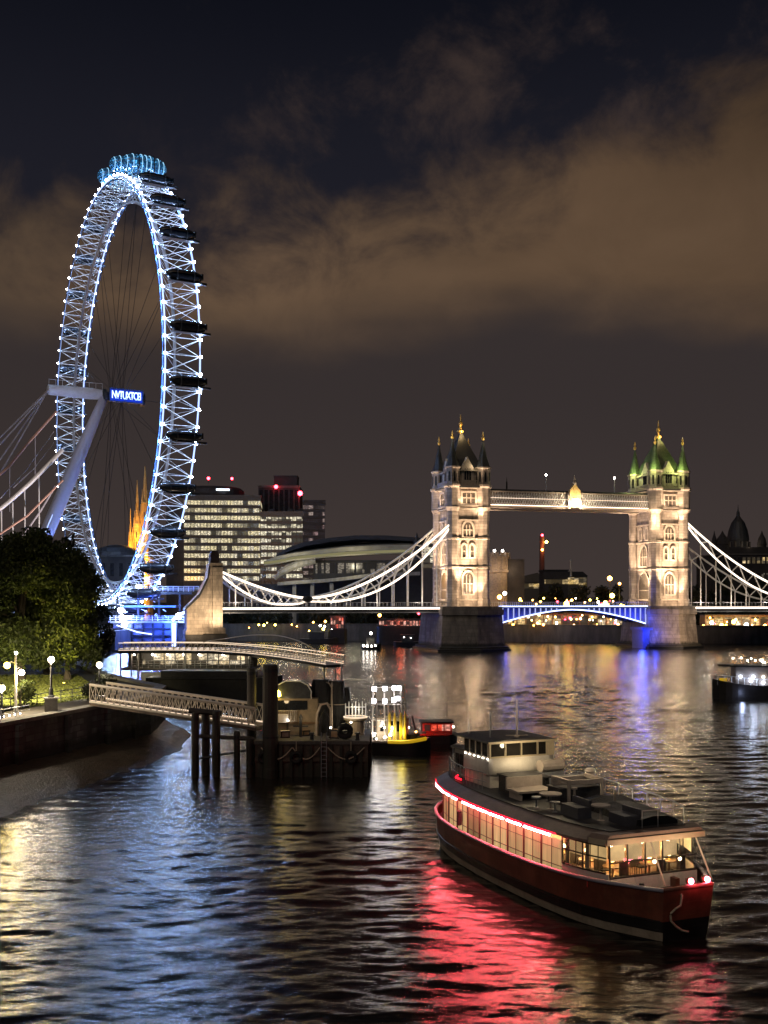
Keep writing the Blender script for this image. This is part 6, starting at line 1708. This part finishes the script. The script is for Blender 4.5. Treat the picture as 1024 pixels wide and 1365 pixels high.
    for x, y in ((14.0, -1.9), (15.5, -1.6), (16.9, -1.3), (15.5, .2), (17.0, .5), (16.9, 1.6)):
        tb = MB().lathe([(.3, 0), (.05, .04), (.05, .68), (.42, .70), (.42, .74)], (x, y, 1.6), 12).build('table', 'timber', t)
        MB().lathe([(.08, .74), (.03, .8), (.03, .92)], (x, y, 1.6), 8).build('lamp_foot', 'gilding', tb)
        MB().ball((x, y, 1.6 + 1.0), .11, 8).build('lamp', 'table_lamp', tb)
        for dx_ in (-.62, .62):
            ch = MB().box((x + dx_, y, 2.03), (.4, .42, .06)); ch.box((x + dx_ * 1.3, y, 2.35), (.06, .42, .62))
            for a in (-.17, .17):
                for b in (-.17, .17): ch.tube((x + dx_ + a, y + b, 1.6), (x + dx_ + a, y + b, 2.0), .02, n=4)
            ch.build('chair', 'frame_brown', t)
    for x, y in ((14.2, -1.2), (15.6, -1.9), (16.6, -.4), (17.1, 1.2)):
        light('POINT', (x, y, 3.05), (1, .62, .26), 130, t, size=.12)
        MB().ball((x, y, 3.36), .07, 8).build('ceiling_lamp', 'table_lamp', t)
    for x in (15.75, 16.1, 16.5): MB().ball((x, -bw(x) + .35, 3.0), .09, 8).build('wall_lamp', 'table_lamp', t)
    cu = MB()
    for x in (15.6, 16.75): 
        for k in range(4): cu.tube((x + k * .05, -bw(x) + .12 + .03 * (k % 2), 2.15), (x + k * .05, -bw(x) + .12 + .03 * (k % 2), 3.35), .035, n=5)
    cu.build('curtain', 'boat_cream', t)
    # roof with sloping shoulder
    def rw(u): return bh(u) - .02 if u > 1.2 else bh(1.2) - .02
    ur = [1.0, 1.6, 2.6, 4.2, 6, 8, 10, 12, 14, 15.5, 16.6, 17.3, 17.35, 17.9, 18.15]
    sh = MB()
    sh.loft([[(u, -rw(u) - (.10 if u > 17.32 else 0), ROOF + (.12 if u > 17.32 else 0)), (u, -rw(u) - (.10 if u > 17.32 else 0), ROOF + .10 + (.14 if u > 17.32 else 0)), (u, -rw(u) + (.75 if u < 17.32 else .1), ROOF + .42), (u, rw(u) - (.75 if u < 17.32 else .1), ROOF + .42), (u, rw(u) + (.10 if u > 17.32 else 0), ROOF + .10 + (.14 if u > 17.32 else 0)), (u, rw(u) + (.10 if u > 17.32 else 0), ROOF + (.12 if u > 17.32 else 0))] for u in ur])
    sh.build('roof', 'roof_brown', t)
    MB().loft([[(u, -rw(u) + .7, ROOF + .425), (u, -rw(u) + .7, ROOF + .46), (u, rw(u) - .7, ROOF + .46), (u, rw(u) - .7, ROOF + .425)] for u in np.linspace(1.3, 17.6, 24)]).build('roof_deck', 'deck_dark', t)
    MB().loft([[(u, -rw(u) - .12, ROOF + .02), (u, -rw(u) - .12, ROOF + .25), (u, -rw(u) - .08, ROOF + .25), (u, -rw(u) - .08, ROOF + .02)] for u in np.linspace(17.4, 18.13, 5)]).build('fascia', 'boat_cream', t)
    MB().span(18.16, 18.22, -rw(18.15) - .1, rw(18.15) + .1, ROOF + .02, ROOF + .25).build('fascia', 'boat_cream', t)
    # the red light strip under the roof edge, in separate tubes
    for p, q in ((1.15, 1.4), (1.85, 2.9), (3.25, 4.3), (4.75, 5.2), (5.7, 6.3), (7.1, 8.5), (8.8, 9.9), (10.15, 11.4), (11.75, 12.2), (12.35, 12.9), (13.2, 15.1)):
        c = [(u, -rw(u) - .015, ROOF - .08) for u in np.linspace(p, q, 5)]
        tb = MB().path(c, .046, 6).build('light_tube', 'red_tube', t)
    MB().path([(u, -rw(u) - .02, ROOF + .035) for u in np.linspace(1.1, 15.5, 28)], .04, 6).build('light_trim', 'red_tube_edge', t)
    MB().path([(3.4, -1.9, ROOF + .6), (3.9, -2.25, ROOF + .58), (4.6, -2.3, ROOF + .58)], .05, 6).build('deck_light', 'red_tube_edge', t)
    # wheelhouse
    z0 = ROOF + .44; wx0, wx1, wy = 4.1, 7.0, 1.9
    wh = MB().span(wx0, wx1 - .12, -wy + .1, wy - .1, z0, z0 + .75)
    wh.build('wheelhouse_base', 'boat_white', t)
    bowf = MB()
    prof = [(wx1 + .02, z0 + .62), (wx1 + .22, z0 + .72), (wx1 + .26, z0 + 1.0), (wx1 + .12, z0 + 1.55), (wx1 - .2, z0 + 1.55), (wx1 - .2, z0 + .62)]
    bowf.loft([[(x - .22 * abs(y / wy) ** 2.5, y, z) for x, z in prof] for y in np.linspace(-wy, wy, 13)]); bowf.build('wheelhouse_front', 'boat_white', t, True)
    sd = MB()
    for s_ in (-1, 1): sd.span(wx0, wx1 - .1, s_ * wy, s_ * (wy - .1), z0 + .7, z0 + 1.55)
    sd.span(wx0, wx0 + .1, -wy, wy, z0 + .7, z0 + 1.55); sd.build('wheelhouse_side', 'boat_white', t)
    za, zb = z0 + 1.55, z0 + 2.3
    for i, (y0, y1) in enumerate(((-1.8, -1.02), (-.92, -.1), (0, .86), (.96, 1.42), (1.5, 1.82))):
        if i == 4: continue
        g = MB().span(wx1 - .06, wx1 - .03, y0, y1, za + .06, zb - .04).build('window', 'dark_pane', t)
        f = MB(); f.span(wx1 - .1, wx1 + .02, y0 - .1, y0, za, zb); f.span(wx1 - .1, wx1 + .02, y1, y1 + .06, za, zb); f.span(wx1 - .1, wx1 + .03, y0, y1, za, za + .07); f.build('frame', 'boat_cream', g)
    MB().span(wx1 - .12, wx1 + .02, 1.5, 1.9, za, zb).build('corner_post', 'boat_cream', t)
    for s_ in (-1, 1):
        for i in range(4):
            a = wx0 + .1 + i * .68; g = MB().span(a, a + .58, s_ * wy, s_ * (wy - .04), za + .06, zb - .04).build('window', 'dark_pane', t)
            MB().span(a + .58, a + .68, s_ * (wy + .02), s_ * (wy - .08), za, zb).span(a, a + .58, s_ * (wy + .02), s_ * (wy - .08), za, za + .06).build('frame', 'boat_cream', g)
    for i in range(6): MB().ball((wx0 + .3 + i * .5, -wy - .05, za - .04), .03, 6).build('marker_lamp', 'lamp_small_white', t)
    rfm = MB(); rfm.loft([[(x, -wy - .12, zb), (x, -wy - .12, zb + .08), (x, -wy * .5, zb + .16), (x, wy * .5, zb + .16), (x, wy + .12, zb + .08), (x, wy + .12, zb)] for x in (wx0 - .9, wx1 + .12)]); rfm.build('wheelhouse_roof', 'deck_dark', t)
    MB().span(wx1 + .12, wx1 + .16, -wy - .12, wy + .12, zb - .02, zb + .09).build('roof_fascia', 'boat_cream', t)
    MB().lathe([(.18, 0), (.07, .12), (.055, .3), (.04, 1.75), (.02, 1.95)], (wx0 + 2.1, .15, zb + .14), 8).build('mast', 'canvas', t)
    MB().tube((wx0 + 2.1, -.5, zb + .26), (wx0 + 2.1, .8, zb + .22), .03, n=5).build('mast_crosstree', 'canvas', t)
    MB().lathe([(.04, 0), (.025, 1.1), (.05, 1.15), (.03, 1.3)], (wx0 + 1.6, -1.15, zb + .12), 6).build('antenna', 'grey_steel', t)
    MB().lathe([(.03, 0), (.012, .8)], (wx0 - .2, -1.5, zb + .1), 6).build('antenna', 'grey_steel', t)
    # stern upper deck: grey cabin side and rails
    MB().span(2.3, wx0 - .05, -1.55, 1.55, z0, z0 + 1.5).build('stern_cabin', 'grey_wall', t); MB().span(2.1, wx0 - .02, -1.7, 1.7, z0 + 1.5, z0 + 1.6).build('stern_cabin_roof', 'deck_dark', t)
    for i in range(3): MB().span(2.5 + i * .52, 2.9 + i * .52, -1.6, -1.56, z0 + .5, z0 + 1.25).build('stern_window', 'dark_pane', t)
    r_ = MB(); rp = [(1.5, -rw(1.5) + .8), (2.6, -rw(2.6) + .8), (4.2, -rw(4.2) + .8), (6, -rw(6) + .9), (7.4, -rw(7.4) + 1.2)]
    for z in (.45, .9): r_.path([(x, y, z0 + z) for x, y in rp], .022, 5)
    for p, q in zip(rp[:-1], rp[1:]):
        for k in range(4): r_.tube((p[0] + (q[0] - p[0]) * k / 4, p[1] + (q[1] - p[1]) * k / 4, z0), (p[0] + (q[0] - p[0]) * k / 4, p[1] + (q[1] - p[1]) * k / 4, z0 + .9), .018, n=4)
    r_.path([(1.4, -1.2, z0), (1.4, -1.2, z0 + 1.5), (1.9, -1.2, z0 + 1.62), (2.4, -1.2, z0 + 1.6)], .03, 5); r_.path([(1.4, -1.2, z0 + 1.0), (1.4, 1.3, z0 + 1.0)], .022, 5); r_.path([(1.4, 1.3, z0), (1.4, 1.3, z0 + 1.5)], .03, 5)
    r_.build('stern_railing', 'grey_steel', t)
    light('POINT', (10.6, -.4, z0 + 2.9), (1, .78, .48), 150, t, size=.15); light('POINT', (8.1, -.5, z0 + 2.0), (1, .78, .46), 60, t, size=.12); light('POINT', (13.2, 2.6, z0 + 2.8), (1, .82, .62), 60, t, size=.15)
    for y in (-1.4, .2, 1.5): light('POINT', (19.0, y, 3.3), (1, .72, .42), 30, t, size=.08)  # unseen lights added to brighten the front fascia and dado
    # gear on the roof deck
    def gear(nm, mb, m_): return mb.build(nm, m_, t)
    gear('vent_box', MB().box((8.4, -.7, z0 + .4), (1.7, 1.9, .8)), 'tarpaulin'); gear('vent_lid', MB().box((8.4, -.7, z0 + .84), (1.85, 2.05, .08)), 'deck_dark')
    gear('liferaft', MB().loft([[(8.1 + .36 * math.cos(a), y, z0 + 1.2 + .3 * math.sin(a)) for a in np.linspace(0, 6.283, 13)[:-1]] for y in (.4, .5, 1.55, 1.65)]), 'canvas'); gear('liferaft_cradle', MB().box((8.1, 1.0, z0 + .45), (.7, 1.3, .9)), 'grey_steel')
    gear('bench', MB().box((9.9, -1.2, z0 + .42), (1.3, 2.0, .1)).box((9.3, -1.2, z0 + .72), (.1, 2.0, .5)).box((9.9, -2.0, z0 + .2), (1.1, .1, .4)).box((9.9, -.4, z0 + .2), (1.1, .1, .4)), 'canvas')
    gear('bench', MB().box((10.2, 1.2, z0 + .42), (1.1, 1.8, .1)).box((9.7, 1.2, z0 + .72), (.1, 1.8, .5)).box((10.2, .4, z0 + .2), (1, .1, .4)).box((10.2, 2.0, z0 + .2), (1, .1, .4)), 'grey_steel')
    gear('locker', MB().box((11.4, .3, z0 + .35), (1.1, 2.2, .7)).box((11.4, .3, z0 + .74), (1.2, 2.3, .08)), 'deck_dark')
    fr = MB()
    for x in (11.0, 12.4):
        for y in (-.6, 1.2): fr.box((x, y, z0 + .6), (.12, .12, 1.2))
    fr.box((11.7, -.6, z0 + 1.15), (1.5, .14, .16)).box((11.7, 1.2, z0 + 1.15), (1.5, .14, .16)).box((11.0, .3, z0 + .9), (.12, 1.9, .5)).box((12.4, .3, z0 + 1.1), (.14, 1.9, .2))
    gear('gear_frame', fr, 'canvas')
    gear('funnel', MB().lathe([(.24, 0), (.22, 1.25), (.27, 1.3), (.2, 1.42)], (10.9, 1.55, z0), 12), 'canvas'); gear('funnel', MB().lathe([(.16, 0), (.15, 1.1), (.2, 1.15), (.1, 1.3)], (10.5, 1.75, z0), 10), 'grey_steel')
    gear('table', MB().lathe([(.28, 0), (.05, .05), (.05, .66), (.52, .68), (.52, .74)], (12.6, -1.7, z0), 14), 'canvas'); gear('table', MB().lathe([(.25, 0), (.05, .05), (.05, .62), (.42, .64), (.42, .7)], (15.6, -1.0, z0), 14), 'canvas')
    gear('stool', MB().lathe([(.2, 0), (.04, .05), (.04, .42), (.24, .44), (.24, .5)], (12.0, -2.1, z0), 10), 'grey_steel'); gear('stool', MB().lathe([(.2, 0), (.04, .05), (.04, .42), (.24, .44), (.24, .5)], (13.3, -1.9, z0), 10), 'grey_steel')
    gear('rail_post', MB().lathe([(.05, 0), (.05, 1.0), (.14, 1.02), (.14, 1.1)], (13.5, -1.0, z0), 8).lathe([(.05, 0), (.05, .95)], (13.9, .9, z0), 8), 'canvas')
    rings = []
    for i, u in enumerate(np.linspace(12.9, 17.3, 10)):
        h = .55 * (1 - .40 * i / 9) + .08 * math.sin(i * 2.3); w_ = min(2.2, rw(u) - 1.0) * (.85 + .1 * math.sin(i * 1.7))
        rings.append([(u, -w_ * .15, z0), (u, -w_ * .12, z0 + h * .7), (u, w_ * .3, z0 + h), (u, w_ * .8, z0 + h * .92), (u, w_ * 1.1, z0 + h * .5), (u, w_ * 1.15, z0)])
    gear('deck_cover', MB().loft(rings), 'tarpaulin')
    gear('deck_seat', MB().box((14.4, -1.5, z0 + .25), (1.4, .7, .5)).box((14.4, -1.2, z0 + .6), (1.4, .12, .4)), 'deck_grey'); gear('deck_seat', MB().box((16.5, -.4, z0 + .22), (1.2, .8, .44)).box((16.5, -.05, z0 + .52), (1.2, .12, .35)), 'deck_grey')
    rl = MB(); c = [(u, rw(u) - .8, z0 + .75) for u in np.linspace(8, 17.6, 9)] + [(17.6, y, z0 + .75) for y in (.5, -.3)]
    rl.path(c, .022, 5)
    for x, y, z in c: rl.tube((x, y, z0), (x, y, z), .018, n=4)
    gear('roof_railing', rl, 'grey_steel')
    # bow: headlights, rope, name board
    for y, g in ((.28, 'lamp_pink'), (1.08, 'lamp_pink')):
        h_ = MB().lathe([(.11, 0), (.14, .06), (.14, .2)], (19.9, y, sheer(20) + .06), 10).build('headlight_case', 'hull_red', t)
        MB().ball((20.03, y, sheer(20) + .19), .105, 10).build('headlight', g, t)
        light('POINT', (20.45, y, sheer(20) + .22), (1, .10, .16), 12, t, size=.08)
    rp_ = [(18.9, -.3, 2.1), (19.25, -.35, 1.85), (19.35, -.5, 1.5), (19.38, -.75, 1.42), (19.36, -.98, 1.25), (19.34, -.95, .95), (19.32, -.7, .7), (19.3, -.4, .5), (19.28, .05, .36)]
    rp_ = [(a + 1.02, b, c) for a, b, c in rp_]; fine = []
    for p, q in zip(rp_[:-1], rp_[1:]):
        for k in range(4): fine.append(Vector(p).lerp(Vector(q), k / 4))
    MB().path(fine, .045, 6).build('mooring_rope', 'rope', t, True)
    MB().box((16.9, -bh(16.9) + .28, 1.83), (1.1, .04, .22), R(-24)).build('name_board', 'red_paint', t)
    MB().lathe([(.09, 0), (.07, .25), (.12, .3), (.1, .36)], (18.4, -.9, 1.56), 8).build('bollard', 'dark_steel', t)
    f_ = MB().lathe([(.05, .42), (.13, .36), (.15, 0), (.13, -.3), (.05, -.36)], (6.5, -bh(6.5) + .10, 2.5), 10); f_.build('fender', 'rubber', t)
    return t
m, nt, b = principled('blind_lit'); b.inputs['Base Color'].default_value = (.5, .42, .3, 1); b.inputs['Emission Color'].default_value = (1, .62, .24, 1)
nt.links.new((noise(nt, coords(nt), 1.3, 3).step(.3, .7) * .35 + .5).k, b.inputs['Emission Strength']); M['blind_lit'] = m
mat('saloon_wood', (0.42, 0.30, 0.17), .5, 0, .2); mat('boat_cream_dim', (0.30, 0.24, 0.16), .6, 0, .2); mat('frame_brown', (0.035, 0.025, 0.018), .5, 0, .2); mat('grey_wall', (0.22, 0.21, 0.20), .6, 0, .2); mat('deck_grey', (0.07, 0.07, 0.085), .6, 0, .25)
mat('dark_pane', (0.02, 0.018, 0.016), .08, 0, .2, bmp=0)
build_cruiser()
